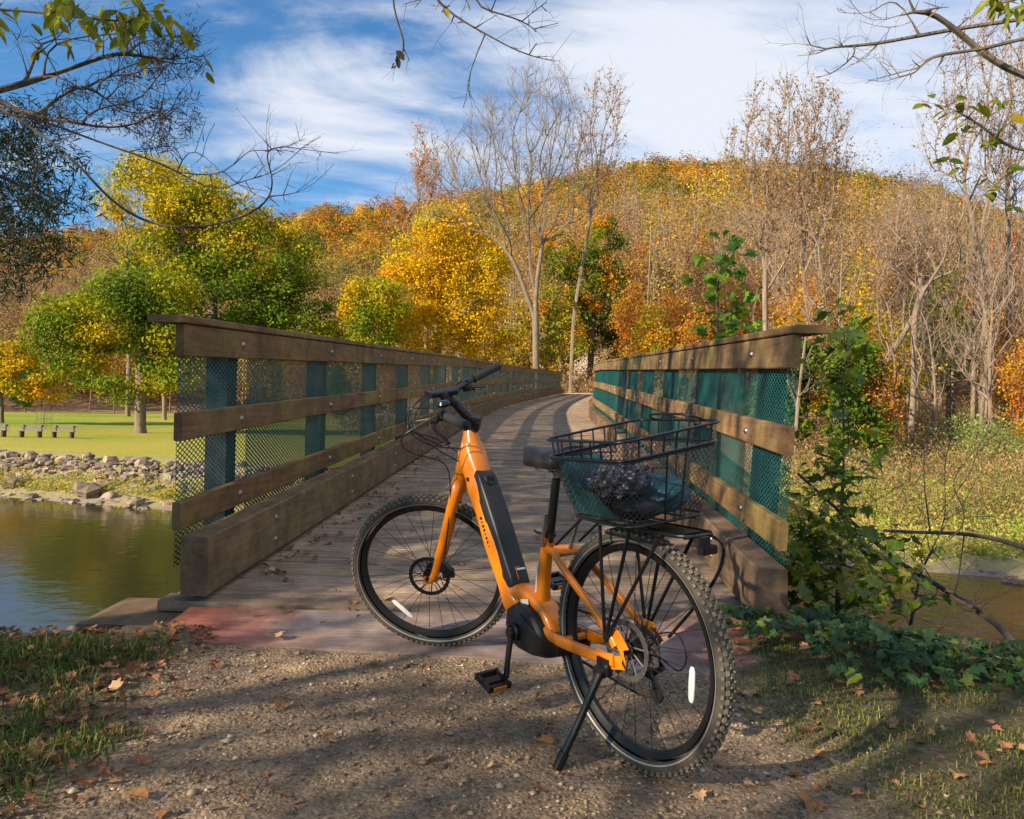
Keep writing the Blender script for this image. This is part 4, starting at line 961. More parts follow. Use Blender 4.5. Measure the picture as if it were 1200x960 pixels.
leafy('red_maple', 'orange red leaved tree at the right edge of the far bank', 1180, 62,
      [(1170, 345, 45, 22), (1150, 370, 30, 16), (1195, 325, 30, 25), (1200, 390, 30, 25), (1180, 290, 18, 18)], [(1185, 460), (1182, 380)], 240, 34, .22, mixhue((.5, .13, .02), (.55, .2, .05), (.6, .28, .08), seed=5), .2, 29, 1.0, asc=.6, bark='bark_pale')
leafy('understory_tree', 'dark green understory tree with layered boughs right of the leaning dead trunk', 1112, 52,
      [(1100, 350, 40, 14), (1110, 380, 45, 16), (1075, 400, 30, 14), (1120, 415, 50, 16), (1085, 440, 45, 15), (1110, 320, 22, 12)], [(1112, 470), (1110, 400), (1108, 320)], 170, 18, .22, mixhue(DG, GR, GY_, (.3, .2, .02), sc=2, seed=1), .16, 30, .8, asc=.1)

# bare trees ------------------------------------------------
def bare(label, u, Y, items, trunk_top, K, rb, seed, leafn=0, pal=None, bark='bark_pale', group=None, asc=2.2, tip=.014, ls=.16, name='bare_tree', step=.7, stems=(), tw=(.05, .7, 1, .012)):
    x0, y0 = place(u, Y); z0 = gz(x0, y0)-.15; L = lobes_px(Y, items, x0, y0, z0)
    tt = [np.array(at(a, b, Y))-np.array([x0, y0, z0]) for a, b in trunk_top]
    return make_tree(name, label, 'tree', (x0, y0, z0), [(0, 0, 0)]+[tuple(t_) for t_ in tt], L, K, leafn, ls, pal or ([(.42, .25, .10), (.5, .3, .1), (.3, .17, .08)], [3, 1, 1]), rb, tip, seed, .28, asc=asc, bark=bark, group=group, step=step, shell=.25, jit=.03, tw=tw, stems=[[np.array(at(a, b, Y))-np.array([x0, y0, z0]) for a, b in q_] for q_ in stems])
bare('big bare tree with spreading pale limbs at the far end of the bridge', 628, 58,
     [(620, 150, 75, 75), (560, 190, 62, 60), (660, 200, 50, 70), (520, 230, 40, 45), (600, 230, 60, 60), (640, 110, 40, 45)], [(628, 400), (627, 350), (634, 290), (642, 220), (648, 140)], 1000, .27, 41, stems=[[(627, 375), (608, 320), (585, 262), (562, 205), (548, 150)], [(627, 350), (618, 290), (606, 220), (598, 150), (596, 105)], [(590, 275), (555, 240), (515, 205), (480, 180)], [(634, 290), (660, 240), (678, 180), (684, 130)], [(642, 220), (662, 170), (670, 110)], [(606, 220), (580, 160), (570, 115)]], tw=(.06, .8, 2, .013), bark='bark')
bare('bare tree with brown leaf tufts leaning right of the big bare tree', 668, 62,
     [(705, 150, 34, 68), (690, 200, 34, 50), (712, 110, 24, 30)], [(672, 370), (684, 300), (697, 230), (706, 160), (710, 100)], 330, .14, 42, stems=[[(690, 260), (715, 190), (725, 130)], [(697, 230), (692, 160), (690, 120)]], leafn=5, pal=([(.36, .19, .10), (.45, .25, .12)], [1, 1]))
bare('slender bare tree with upright twigs left of the golden maple top', 500, 92, [(498, 190, 18, 60), (475, 240, 22, 40), (520, 200, 24, 50)], [(500, 350), (500, 270)], 300, .2, 43, leafn=2)
bare('tall bare tree with fine upright crown above the right railing, nearest the sapling', 897, 50,
     [(905, 130, 34, 44), (885, 180, 40, 50), (915, 200, 40, 50), (900, 240, 50, 60)], [(897, 400), (896, 330), (898, 260), (900, 180), (902, 120)], 700, .17, 44, stems=[[(896, 320), (885, 250), (876, 180), (872, 130)], [(897, 290), (915, 230), (925, 160), (925, 110)], [(897, 340), (930, 290), (950, 250)], [(897, 350), (868, 300), (850, 262)]], leafn=5)
bare('tall bare tree with tan leaf tufts, right one of the pair above the right railing', 940, 55,
     [(960, 140, 36, 46), (945, 120, 22, 34), (935, 200, 36, 50), (975, 175, 26, 40), (960, 230, 40, 60)], [(940, 420), (942, 330), (946, 250), (950, 170), (952, 110)], 700, .17, 45, stems=[[(942, 330), (962, 260), (975, 190), (982, 140)], [(943, 300), (928, 220), (925, 150)], [(946, 250), (966, 180), (970, 120)]], leafn=6)
bare('tall forked bare tree near the right edge of the picture', 1150, 46,
     [(1165, 110, 28, 70), (1130, 110, 24, 70), (1185, 150, 26, 70), (1110, 150, 34, 60), (1150, 40, 40, 30)], [(1165, 420), (1148, 290), (1128, 215), (1118, 140), (1112, 90)], 600, .15, 46, stems=[[(1150, 300), (1152, 200), (1160, 110), (1165, 50)], [(1128, 215), (1105, 165), (1090, 125)], [(1152, 200), (1180, 140), (1190, 90)]], leafn=3)
bare('bare tree with straight pale trunk at the right picture edge', 1182, 50,
     [(1190, 90, 30, 70), (1200, 180, 30, 70), (1160, 180, 20, 60)], [(1182, 300), (1180, 200), (1184, 120), (1186, 60)], 350, .16, 47, stems=[[(1181, 220), (1200, 150), (1206, 90)], [(1181, 200), (1165, 140), (1160, 90)]], leafn=2)
bare('bare twiggy tree beside the leaning dead trunk', 1068, 44,
     [(1080, 250, 40, 50), (1050, 280, 36, 40), (1100, 290, 34, 40)], [(1072, 430), (1070, 370), (1074, 320)], 500, .17, 48)
bare('grey bare tree behind the maples on the left', 150, 110, [(150, 240, 60, 40), (120, 280, 50, 30), (180, 270, 50, 40)], [(152, 400), (150, 320), (148, 280)], 500, .35, 49, bark='bark')
# leaning dead trunk
x0, y0 = place(1024, 44); z0 = gz(x0, y0); p1 = at(1024, 445, 44); p2 = at(1092, 330, 45); p3 = at(1150, 205, 47)
d_ = MB(); frusta(d_, [p1-[0, 0, 1.2], p1, (p1+p2)/2+[0, 0, -.3], p2], [p1, (p1+p2)/2+[0, 0, -.3], p2, p3], [.24, .22, .18, .13], [.22, .18, .13, .05], 10)
frusta(d_, [p2, (p1+p2)/2], [at(1040, 300, 45), at(1060, 330, 45)], [.12, .08], [.03, .03], 6)
tag(d_.build('leaning_trunk', MT['bark'], smooth=True), 'thick grey dead trunk leaning to the right in the far bank forest', 'fallen tree')

# forest of slim trunks: four kinds copied with their parts
def proto(seed, h, wx, rb, K, leafn, pal=None, hue=None, blob=.6, ls=.2, low=.35, bark='bark_pale', asc=2.4, name='forest_tree'):
    r_ = np.random.default_rng(seed); L = [((r_.normal()*wx*.3, r_.normal()*wx*.3, h*(low+(1-low)*k)), (wx*(1.1-k*.5), wx*(1.1-k*.5), h*(1-low)*.28)) for k in (.25, .5, .72, .85)]
    return make_tree(name, 'x', 'tree', (0, 0, -50), jit=.03, tw=(.03, .6, 1, .011), trunk=[(0, 0, 0), (r_.normal()*.2, r_.normal()*.2, h*.4), (r_.normal()*.4, r_.normal()*.4, h*.8)], lobes=L, K=K, leafn=leafn, leafsize=ls, pal=pal, r_base=rb, r_tip=.016, seed=seed, blob=blob, hue=hue, asc=asc, bark=bark, shell=.2, step=.8)
TAN = ([(.40, .24, .11), (.46, .30, .12), (.36, .16, .07)], [2, 2, 1])
prot = [(proto(61, 19, 2.6, .17, 260, 0), 'bare'), (proto(62, 22, 3.0, .20, 300, 3, TAN), 'tan'), (proto(63, 16, 2.2, .12, 220, 0), 'bare'), (proto(64, 18, 2.8, .15, 240, 10, TAN, blob=1.0, ls=.28), 'tan'),
        (proto(65, 12, 2.6, .14, 170, 20, None, mixhue(GY_, YG, YE_, OR, seed=1), 1.1, .27, .25, 'bark', .4), 'yellow'), (proto(66, 13, 2.8, .15, 190, 20, None, mixhue(OR, (.42, .17, .03), YE_, seed=2), 1.1, .27, .3, 'bark', .4), 'orange'),
        (proto(67, 10, 2.6, .14, 170, 34, None, mixhue(DG, GR, GY_, seed=2), .9, .32, .15, 'bark', .2), 'green')]
kinds = {'bare': 'slim bare grey forest tree across the river', 'tan': 'slim forest tree with tan leaves across the river', 'yellow': 'small yellow green forest tree across the river', 'orange': 'small rusty orange forest tree across the river', 'green': 'small dark green forest tree across the river'}
rf = np.random.default_rng(77); spots = []
def try_spot(u, Y, k, s_):
    x, y = place(u, Y); spots.append((x, y, k, s_))
for _ in range(95): try_spot(rf.uniform(905, 1260), rf.uniform(50, 100), rf.choice([0, 0, 1, 2, 2, 3, 3, 0, 5, 4]), rf.uniform(.6, 1.0))
for _ in range(45): try_spot(rf.uniform(725, 905), rf.uniform(70, 120), rf.choice([0, 1, 2, 3, 4, 5, 3, 5]), rf.uniform(.6, 1.0))
for _ in range(30): try_spot(rf.uniform(400, 725), rf.uniform(98, 150), rf.choice([0, 1, 2, 3, 5, 4, 6]), rf.uniform(.75, 1.1))
for _ in range(30): try_spot(rf.uniform(-60, 400), rf.uniform(150, 190), rf.choice([0, 1, 2, 3, 3, 0]), rf.uniform(.9, 1.3))
for u, Y, k in ((660, 75, 4), (735, 72, 5), (600, 88, 4), (455, 90, 5), (760, 66, 4), (790, 74, 5), (1050, 47, 4), (960, 60, 6), (820, 64, 5), (575, 80, 4), (400, 100, 6), (350, 110, 5), (30, 120, 6), (60, 130, 5), (740, 90, 6)): try_spot(u, Y, k, .75)
for _ in range(26): try_spot(rf.uniform(915, 1260), rf.uniform(37, 52), rf.choice([0, 2, 0, 5, 4, 1, 6]), rf.uniform(.5, .85))
used = [False]*len(prot)
nl = {}
for x, y, k, s_ in spots:
    if abs(x-float(bridge_x(y))) < 2.2 and y < 75: continue
    pt, kd = prot[k]; o = pt if not used[k] else copy_tree(pt); used[k] = True
    o.location = (x, y, gz(x, y)-.2); sc_ = s_; o.scale = (sc_, sc_, sc_*rf.uniform(.9, 1.1)); o.rotation_euler = (rf.normal()*.03, rf.normal()*.03, rf.uniform(0, 6.28))
    side = 'left of the bridge' if x/y < .02 else ('right of the bridge' if x/y > .3 else 'beyond the end of the bridge')
    o['label'] = kinds[kd]+', '+side; o['group'] = kd+' forest trees '+side

# far hillside wood: one mass
r_ = np.random.default_rng(101); K = 4300
uu = r_.uniform(-.86, .86, K); dd_ = 430-(430-np.where(uu > -.05, 78, 150))*r_.random(K)**1.05+r_.normal(size=K)*2
ang = np.arctan(uu); X = dd_*np.sin(ang); Y_ = dd_*np.cos(ang); keep = (np.abs(X-bridge_x(Y_)) > 4) | (Y_ > 90); X, Y_, dd_, uu = X[keep], Y_[keep], dd_[keep], uu[keep]
Z = ground_z(X, Y_); K = len(X)
nz = fbm(X/38+3, Y_/38+Z/30, 3); hi = .34+.85*ss(8, 60, Z)+.6*(nz-.5)
pal_hi = np.array([(.44, .19, .025), (.48, .28, .025), (.27, .25, .025), (.14, .18, .025), (.50, .38, .03), (.34, .13, .03), (.05, .09, .02)]); pal_lo = np.array([(.33, .22, .13), (.37, .25, .13), (.40, .20, .08), (.28, .20, .14), (.45, .28, .07), (.20, .20, .05)])
hm = MB(); hb_ = MB()
for lo, hi_d, nq, sz in ((60, 150, 420, .34), (150, 230, 340, .55), (230, 330, 270, .75), (330, 460, 230, .95)):
    s_ = (dd_ >= lo) & (dd_ < hi_d); n = int(s_.sum())
    if not n: continue
    rad_ = r_.uniform(3.0, 7.2, n); hgt = rad_*r_.uniform(.8, 1.25, n); isb = r_.random(n) > hi[s_]*.9+.14
    ti = np.where(isb, r_.choice(len(pal_lo), n, p=[.28, .22, .18, .2, .07, .05]), r_.choice(len(pal_hi), n, p=[.25, .18, .17, .12, .1, .11, .07]))
    tc_ = np.where(isb[:, None], pal_lo[ti % len(pal_lo)], pal_hi[ti])*(1+r_.normal(size=(n, 1))*.24)
    d = unit(r_.normal(size=(n, nq, 3))+np.array([0, 0, .25])); rr = .7+.3*r_.random((n, nq, 1)); lump_ = 1+.22*np.sin(d[..., 0:1]*5+ti[:, None, None]*2)*np.cos(d[..., 2:3]*4)
    hsc = np.where(isb, 1.7, 1.0)
    C = np.stack([X[s_], Y_[s_], Z[s_]+hgt*hsc*1.05+1.0], -1)[:, None]+d*rr*lump_*np.stack([rad_, rad_, hgt*hsc], -1)[:, None]
    cc = tc_[:, None]*(1+r_.normal(size=(n, nq, 1))*.09)
    sizes = np.where(isb, .62, 1.0)[:, None]*sz*(.7+.6*r_.random((n, nq)))
    drop = r_.random((n, nq)) < np.where(isb, .8, 1.0)[:, None]
    leaves(hm, C[drop], sizes[drop], np.clip(cc[drop], .004, .8), r_, .3, .85, out=np.broadcast_to(d, C.shape)[drop], ow=1.5)
    # trunks
    p0 = np.stack([X[s_], Y_[s_], Z[s_]-.5], -1); top = p0+np.stack([r_.normal(size=n)*.5, r_.normal(size=n)*.5, hgt*hsc*1.9], -1); tr = np.full(n, .09+lo*.0004)
    kt = (r_.random(n) < (.55 if lo < 150 else .22)) & (dd_[s_] < 300); frusta(hb_, p0[kt], top[kt], (tr*1.2)[kt], (tr*.3)[kt], 4)
    isb = isb & kt
    if lo < 330:
        for k in range(5 if lo < 230 else 3):
            a = p0+(top-p0)*r_.uniform(.35, .8, (n, 1)); b_ = a+np.stack([r_.normal(size=n)*1.3, r_.normal(size=n)*1.3, r_.uniform(1.5, 3.5, n)], -1); frusta(hb_, a[isb], b_[isb], (tr*.5)[isb], (tr*.12)[isb], 3)
hw = hm.build('hillside_wood', MT['leaf']); tag(hw, 'autumn wood of orange, yellow and bare trees covering the hill', 'woodland', kind='stuff')
ho = hb_.build('woodland_trunks', MT['bark_pale']); tag(ho, 'pale bare trunks and limbs of the hillside wood', 'woodland', kind='stuff')

# brush along the far bank and forest edge
def brush(name, label, pts, hgt, K, cols, wts, seed, twig=True, ls=.12, cat='brush'):
    r_ = np.random.default_rng(seed); mb = MB(); n = len(pts); Zp = ground_z(pts[:, 0], pts[:, 1])
    B0 = np.c_[pts, Zp]; h = hgt*(.5+r_.random(n)); T = B0+np.c_[r_.normal(size=n)*h*.35, r_.normal(size=n)*h*.35, h]
    if twig:
        frusta(mb, B0, T, np.full(n, .012), np.full(n, .004), 3, np.repeat(palette(n, [(.30, .20, .13), (.36, .25, .16)], [1, 1], r_), 3, 0), 0)
    C = np.repeat(B0, K, 0)+(np.repeat(T-B0, K, 0))*r_.random((n*K, 1))+r_.normal(size=(n*K, 3))*.25*hgt*np.array([1, 1, .5])
    tone = np.repeat(palette(n, cols, wts, r_), K, 0)*(1+r_.normal(size=(n*K, 1))*.15)
    leaves(mb, C, ls*(.6+.8*r_.random(n*K)), np.clip(tone, .004, .8), r_, .3, .45, 0)
    return tag(mb.build(name, MT['leaf']), label, cat, kind='stuff')
def scatter(n, u0, u1, Y0, Y1, r_): u = r_.uniform(u0, u1, n); Yv = r_.uniform(Y0, Y1, n); return np.array([[*place(a, b)] for a, b in zip(u, Yv)])
r_ = np.random.default_rng(5)
brush('brambles', 'tan and russet brambles under the trees across the river, right of the bridge', scatter(2300, 880, 1260, 33, 66, r_), 1.3, 14, [(.42, .26, .12), (.36, .20, .09), (.46, .33, .14), (.20, .17, .05)], [3, 3, 2, 1], 91, ls=.17)
brush('meadow_grass', 'yellow green rough grass on the right far bank', scatter(3600, 880, 1280, 21, 40, r_), .45, 10, [(.36, .40, .06), (.46, .38, .13), (.28, .36, .05), (.5, .34, .12)], [3, 3, 2, 1], 92, twig=False, ls=.14, cat='grass')
brush('bank_shrubs', 'tan and olive shrubs scattered over the right far bank', scatter(700, 900, 1280, 24, 46, r_), 1.6, 44, [(.34, .25, .10), (.20, .22, .05), (.30, .36, .05), (.36, .19, .08)], [2, 2, 2, 1], 96, ls=.12, cat='shrubs')
brush('green_shrubs', 'pale green shrubs at the right edge of the far bank', scatter(500, 1120, 1260, 38, 48, r_), 1.9, 34, [(.26, .36, .09), (.32, .40, .12), (.16, .24, .05)], [3, 2, 1], 93, ls=.16, cat='shrubs')
brush('undergrowth', 'brown undergrowth along the back of the lawn and beyond the bridge end', np.vstack([scatter(800, -60, 420, 146, 160, r_), scatter(700, 400, 860, 62, 90, r_)]), 1.8, 16, [(.34, .17, .08), (.28, .15, .07), (.36, .26, .08), (.14, .12, .03)], [3, 2, 2, 1], 94, ls=.3)
n = 1500; xs_ = r_.uniform(-32, 1, n); ysv = shore(xs_)+r_.uniform(1.0, 3.0, n)
brush('bank_grass', 'yellow green weeds at the foot of the stone bank', np.c_[xs_, ysv], .28, 14, [(.40, .38, .05), (.55, .40, .10), (.28, .32, .04)], [3, 2, 2], 95, twig=False, ls=.11, cat='grass')

# stone bank
def rocks(name, label, P, sz, seed, cols, m, flat=.6):
    r_ = np.random.default_rng(seed); mb = MB(); n = len(P)
    ico = np.array([[x, y, z] for x in (-1, 0, 1) for y in (-1, 0, 1) for z in (-1, 0, 1) if (x, y, z) != (0, 0, 0)], float)
    # subdivided cube rock
    q6 = []; vid = {}; vv = []
    def gid(p_):
        if p_ not in vid: vid[p_] = len(vv); vv.append(p_)
        return vid[p_]
    for ax_ in range(3):
        for sg in (-1, 1):
            for a in (-1, 0):
                for b_ in (-1, 0):
                    def mk(i, j): p_ = [0, 0, 0]; p_[ax_] = sg; p_[(ax_+1) % 3] = i; p_[(ax_+2) % 3] = j; return tuple(p_)
                    ids = [gid(mk(a, b_)), gid(mk(a+1, b_)), gid(mk(a+1, b_+1)), gid(mk(a, b_+1))]
                    q6.append(ids if sg > 0 else ids[::-1])
    vv = np.array(vv, float); vv = vv/np.linalg.norm(vv, axis=1, keepdims=True)**.55
    V = vv[None]*(1+r_.normal(size=(n, len(vv), 1))*.13)*np.stack([np.ones(n), r_.uniform(.6, 1, n), flat*r_.uniform(.7, 1.2, n)], -1)[:, None]*np.asarray(sz).reshape(-1, 1, 1)
    a = r_.uniform(0, 6.28, n); t_ = r_.normal(size=n)*.35; ca, sa = np.cos(a), np.sin(a); ct, st_ = np.cos(t_), np.sin(t_)
    Rz = np.zeros((n, 3, 3)); Rz[:, 0, 0] = ca; Rz[:, 0, 1] = -sa; Rz[:, 1, 0] = sa; Rz[:, 1, 1] = ca; Rz[:, 2, 2] = 1
    Rx = np.zeros((n, 3, 3)); Rx[:, 0, 0] = 1; Rx[:, 1, 1] = ct; Rx[:, 1, 2] = -st_; Rx[:, 2, 1] = st_; Rx[:, 2, 2] = ct
    V = np.einsum('nij,nkj->nki', Rz@Rx, V)+np.asarray(P)[:, None]
    F = np.array(q6)[None]+(np.arange(n)*len(vv))[:, None, None]
    c = np.repeat(palette(n, *cols, r_), len(q6), 0); mb.add(V.reshape(-1, 3), F.reshape(-1, 4), c)
    return tag(mb.build(name, MT[m], smooth=False), label, 'rocks', kind='stuff')
ROCKC = ([(.22, .16, .11), (.27, .20, .14), (.13, .10, .075), (.30, .235, .17)], [3, 2, 2, 1])
n = 1500; xs_ = r_.uniform(-34, 1.5, n); t_ = r_.random(n); ysv = shore(xs_)+2.3+2.6*t_; P_ = np.c_[xs_, ysv, ground_z(xs_, ysv)+.02]
rocks('stone_bank', 'heap of tan grey stones shoring up the far bank below the lawn', P_, np.clip(r_.lognormal(-2.05, .45, n), .07, .34), 15, ROCKC, 'rock')
n = 500; xs_ = r_.uniform(-30, 24, n); ysv = shore(xs_)+r_.uniform(-.5, 1.0, n); rocks('shore_stones', 'small stones strewn along the far water line', np.c_[xs_, ysv, ground_z(xs_, ysv)], np.clip(r_.lognormal(-2.3, .5, n), .04, .35), 16, ROCKC, 'rock', .4)
for u, v, Y, s_, lb in ((22, 545, 32.5, .42, 'squared tan boulder at the left end of the stone bank'), (108, 538, 30.5, .55, 'long flat boulder on top of the stone bank'), (161, 567, 28.8, .32, 'grey boulder at the foot of the stone bank nearest the bridge')):
    x, y = place(u, Y); o = rocks('boulder', lb, np.array([[x, y, gz(x, y)+s_*.35]]), [s_], int(u), ROCKC, 'rock', .6); del o['kind']; o['category'] = 'boulder'

# lawn benches
def bench(u, v, w_, label, seed):
    Y = 50.; p_ = at(u, v, Y); x, y = p_[0], p_[1]; z = gz(x, y); root = empty('park_bench', (x, y, z), R(6)); tag(root, label, 'bench', 'benches on the lawn')
    L = w_
    s = MB()
    for k in range(3): s.box((0, -.22+.15*k, .44), (L, .125, .04))
    s.build('seat', MT['ltgrey'], root)
    s = MB()
    for k in range(2): s.box((0, .25+.04*k, .60+.15*k), (L, .035, .13))
    s.build('backrest', MT['ltgrey'], root)
    for sg in (-1, 1):
        s = MB(); s.box((sg*L*.36, 0, .21), (.10, .44, .42)); s.box((sg*L*.36, .25, .58), (.06, .07, .5)); s.build('leg', MT['bark_dark'], root)
bench(74, 512, 1.55, 'pale bench on the far lawn, nearest the maple trunk', 1); bench(36, 511, 1.55, 'pale bench on the far lawn, middle one of three', 2); bench(-6, 510, 1.55, 'pale bench on the far lawn cut by the left picture edge', 3)
# wire tree guard with thin sapling
x, y = place(52, 62); z = gz(x, y); root = empty('tree_guard', (x, y, z)); tag(root, 'thin wire guard cage on the lawn behind the benches', 'tree guard')
s = MB()
for i in range(10): a = PI2*i/10; s.tube([(.6*math.cos(a), .6*math.sin(a), 0), (.6*math.cos(a), .6*math.sin(a), 1.5)], .012, 4)
for zz_ in (.3, .9, 1.5): s.tube([(.6*math.cos(PI2*i/16), .6*math.sin(PI2*i/16), zz_) for i in range(16)], .01, 4, closed=True)
s.build('cage', MT['alu'], root); s = MB(); s.tube([(0, 0, 0), (0, 0, 2.2)], .03, 6); s.build('stake', MT['bark'], root)

# ------------------------------------------------------------------ near plants
def leaf_shape(kind):
    if kind == 'maple':
        a = [(0, 0), (.16, -.10), (.42, -.06), (.36, .10), (.60, .24), (.40, .34), (.44, .58), (.22, .50), (.0, .92)]
    elif kind == 'ivy': a = [(0, 0), (.22, -.14), (.48, .0), (.36, .22), (.44, .46), (.2, .50), (0, .86)]
    else: a = [(0, 0), (.14, .12), (.24, .34), (.23, .55), (.14, .8), (0, 1.0)]
    r2 = [(-x, y) for x, y in a[1:-1]][::-1]
    return np.array(a), np.array(a+r2)
def shaped_leaves(mb, C, size, cols, tipdir, nrm, kind, r_, fold=.18, m=0):
    a, full = leaf_shape(kind); K = len(C); n = len(a)
    t = unit(tipdir); nn = unit(nrm-np.sum(nrm*t, 1, keepdims=True)*t); b = np.cross(t, nn); s_ = np.asarray(size).reshape(-1, 1, 1)*np.ones((K, 1, 1))
    def mk(pts, sg):
        x = pts[:, 0]*sg; y = pts[:, 1]; curl = -.25*y**2
        return C[:, None]+s_*(b[:, None]*x[None, :, None]+t[:, None]*y[None, :, None]+nn[:, None]*(np.abs(x)*fold+curl)[None, :, None])
    for sg in (1, -1):
        V = mk(a, sg); F = (np.arange(n)[::sg])[None]+(np.arange(K)*n)[:, None]; mb.add(V.reshape(-1, 3), F, cols, m)
def twigplant(name, label, base_pts, tips, K_unused, r_base, r_tip, leafspec, seed, bark='bark_dark', cat='shrub', step=.12, loc=None, asc=.6, jit=.10, group=None):
    """tips: target points (world). leafspec: (n per tip, size, kind, colours, weights, hang)"""
    r_ = np.random.default_rng(seed); o0 = np.array(base_pts[0] if loc is None else loc); tr = np.array(base_pts)-o0; T = np.array(tips)-o0
    P, par, tp, ntr = skeleton(tr, T, r_, step, asc, jit); rad = radii(P, par, ntr, r_base, r_tip)
    root = empty(name, tuple(o0)); tag(root, label, cat, group); mb = MB(); wood(mb, P, par, rad, .004, .02); (twiglets(mb, P, par, rad, .003, .08, r_, 1, .001) if name == 'bare_shrub' else None); mb.build('stem', MT[bark], root, smooth=True, angle=60)
    if leafspec:
        npt, size, kind, cols, wts, hang, spread, where = leafspec
        nodes = tp if where == 'tips' else np.arange(max(3, int(ntr*.3)), len(P)); nodes = nodes[r_.random(len(nodes)) < (1 if where == 'tips' else where)]
        C = np.repeat(P[nodes], npt, 0)+r_.normal(size=(len(nodes)*npt, 3))*spread; n = len(C)
        td = r_.normal(size=(n, 3))*np.array([1, 1, .35])+np.array([0, 0, -hang]); nr_ = r_.normal(size=(n, 3))*.35+np.array([0, 0, 1.]) if hang < 1.5 else r_.normal(size=(n, 3))
        lm = MB(); shaped_leaves(lm, C, size*(.6+.7*r_.random(n)), palette(n, cols, wts, r_, .15), td, nr_, kind, r_); lm.build('foliage', MT['leaf_near'], root)
    return root
def P3(*l): return np.array([at(*a) for a in l])
rp = np.random.default_rng(31)
def cloud_px(n, regions, r_):
    o_ = []; w_ = np.array([r[2]*r[3] for r in regions], float); idx = r_.choice(len(regions), n, p=w_/w_.sum())
    for i in idx:
        u, v, a, b_, Y, dY = regions[i]; t_ = r_.uniform(0, 6.28); k = math.sqrt(r_.random()); o_.append(at(u+a*k*math.cos(t_), v+b_*k*math.sin(t_), Y+r_.normal()*dY))
    return np.array(o_)
# maple saplings right of the bridge
DKG = [(.09, .15, .015), (.15, .21, .02), (.28, .27, .02), (.05, .08, .015)]
x, y = place(985, 4.5); b0 = np.array([x, y, gz(x, y)-.05])
twigplant('maple_sapling', 'leafy maple sapling growing against the end of the right railing', np.vstack([b0, P3((985, 640, 4.5), (988, 560, 4.5), (990, 470, 4.55), (995, 400, 4.6))]),
          cloud_px(170, [(985, 420, 34, 50, 4.6, .15), (970, 490, 50, 30, 4.55, .2), (960, 590, 55, 50, 4.4, .2), (990, 660, 85, 55, 4.3, .25), (1040, 690, 50, 35, 4.3, .2), (1000, 540, 40, 30, 4.5, .15), (945, 680, 30, 50, 4.3, .15)], rp), 0, .016, .0018,
          (3, .085, 'maple', DKG, [3, 3, 2, 1], .35, .06, 'tips'), 51, step=.10)
x, y = place(845, 8.0); b0 = np.array([x, y, gz(x, y)-.05])
twigplant('maple_sapling', 'bright green maple sapling rising above the right railing', np.vstack([b0, P3((843, 480, 8.0), (842, 380, 8.0), (836, 320, 8.0), (834, 275, 8.0))]),
          cloud_px(46, [(845, 300, 24, 26, 8, .2), (860, 345, 32, 26, 8, .25), (850, 385, 36, 26, 8, .25), (833, 275, 12, 14, 8, .1)], rp), 0, .022, .003,
          (3, .125, 'maple', [(.09, .19, .015), (.13, .25, .02), (.2, .28, .02)], [2, 2, 1], .35, .10, 'tips'), 52, step=.16)
x, y = place(1040, 5.0); b0 = np.array([x, y, gz(x, y)-.05])
twigplant('bare_shrub', 'thin bare shrub arching over the river bank on the right', np.vstack([b0, P3((1075, 700, 4.6), (1080, 640, 4.6), (1085, 560, 4.6))]),
          cloud_px(150, [(1120, 560, 80, 90, 4.6, .4), (1060, 600, 70, 90, 4.6, .4), (1160, 480, 50, 60, 4.6, .4), (1090, 720, 80, 40, 4.4, .3), (1140, 640, 60, 80, 4.5, .3)], rp), 0, .010, .0012,
          None, 53, step=.10)
# dark dead branch sloping to the water on the right
br_ = MB(); pts = bez(P3((935, 555, 5.6), (985, 600, 5.2), (1050, 655, 4.9), (1105, 690, 4.5), (1165, 730, 4.2), (1200, 768, 3.9), (1225, 800, 3.8)), 6); n = len(pts)
br_.tube(pts, list(np.linspace(.010, .022, n)), 8)
tag(br_.build('dead_branch', MT['bark_dark'], smooth=True), 'dark dead branch sloping down to the right over the ivy', 'branch')
br_ = MB(); pts = bez(P3((1035, 622, 7.0), (1080, 624, 7), (1130, 626, 7), (1175, 634, 7), (1215, 648, 7), (1260, 670, 7)), 6); br_.tube(pts, list(np.linspace(.012, .030, len(pts))), 8)
br_.tube(bez(P3((1090, 624, 7), (1083, 560, 7), (1085, 480, 7.1)), 5), list(np.linspace(.008, .002, 11)), 5); br_.tube(bez(P3((1130, 626, 7), (1120, 690, 6.8), (1095, 750, 6.6)), 5), list(np.linspace(.007, .002, 11)), 5)
tag(br_.build('dead_branch', MT['bark_dark'], smooth=True), 'level dark dead branch above the water at the right edge', 'branch')

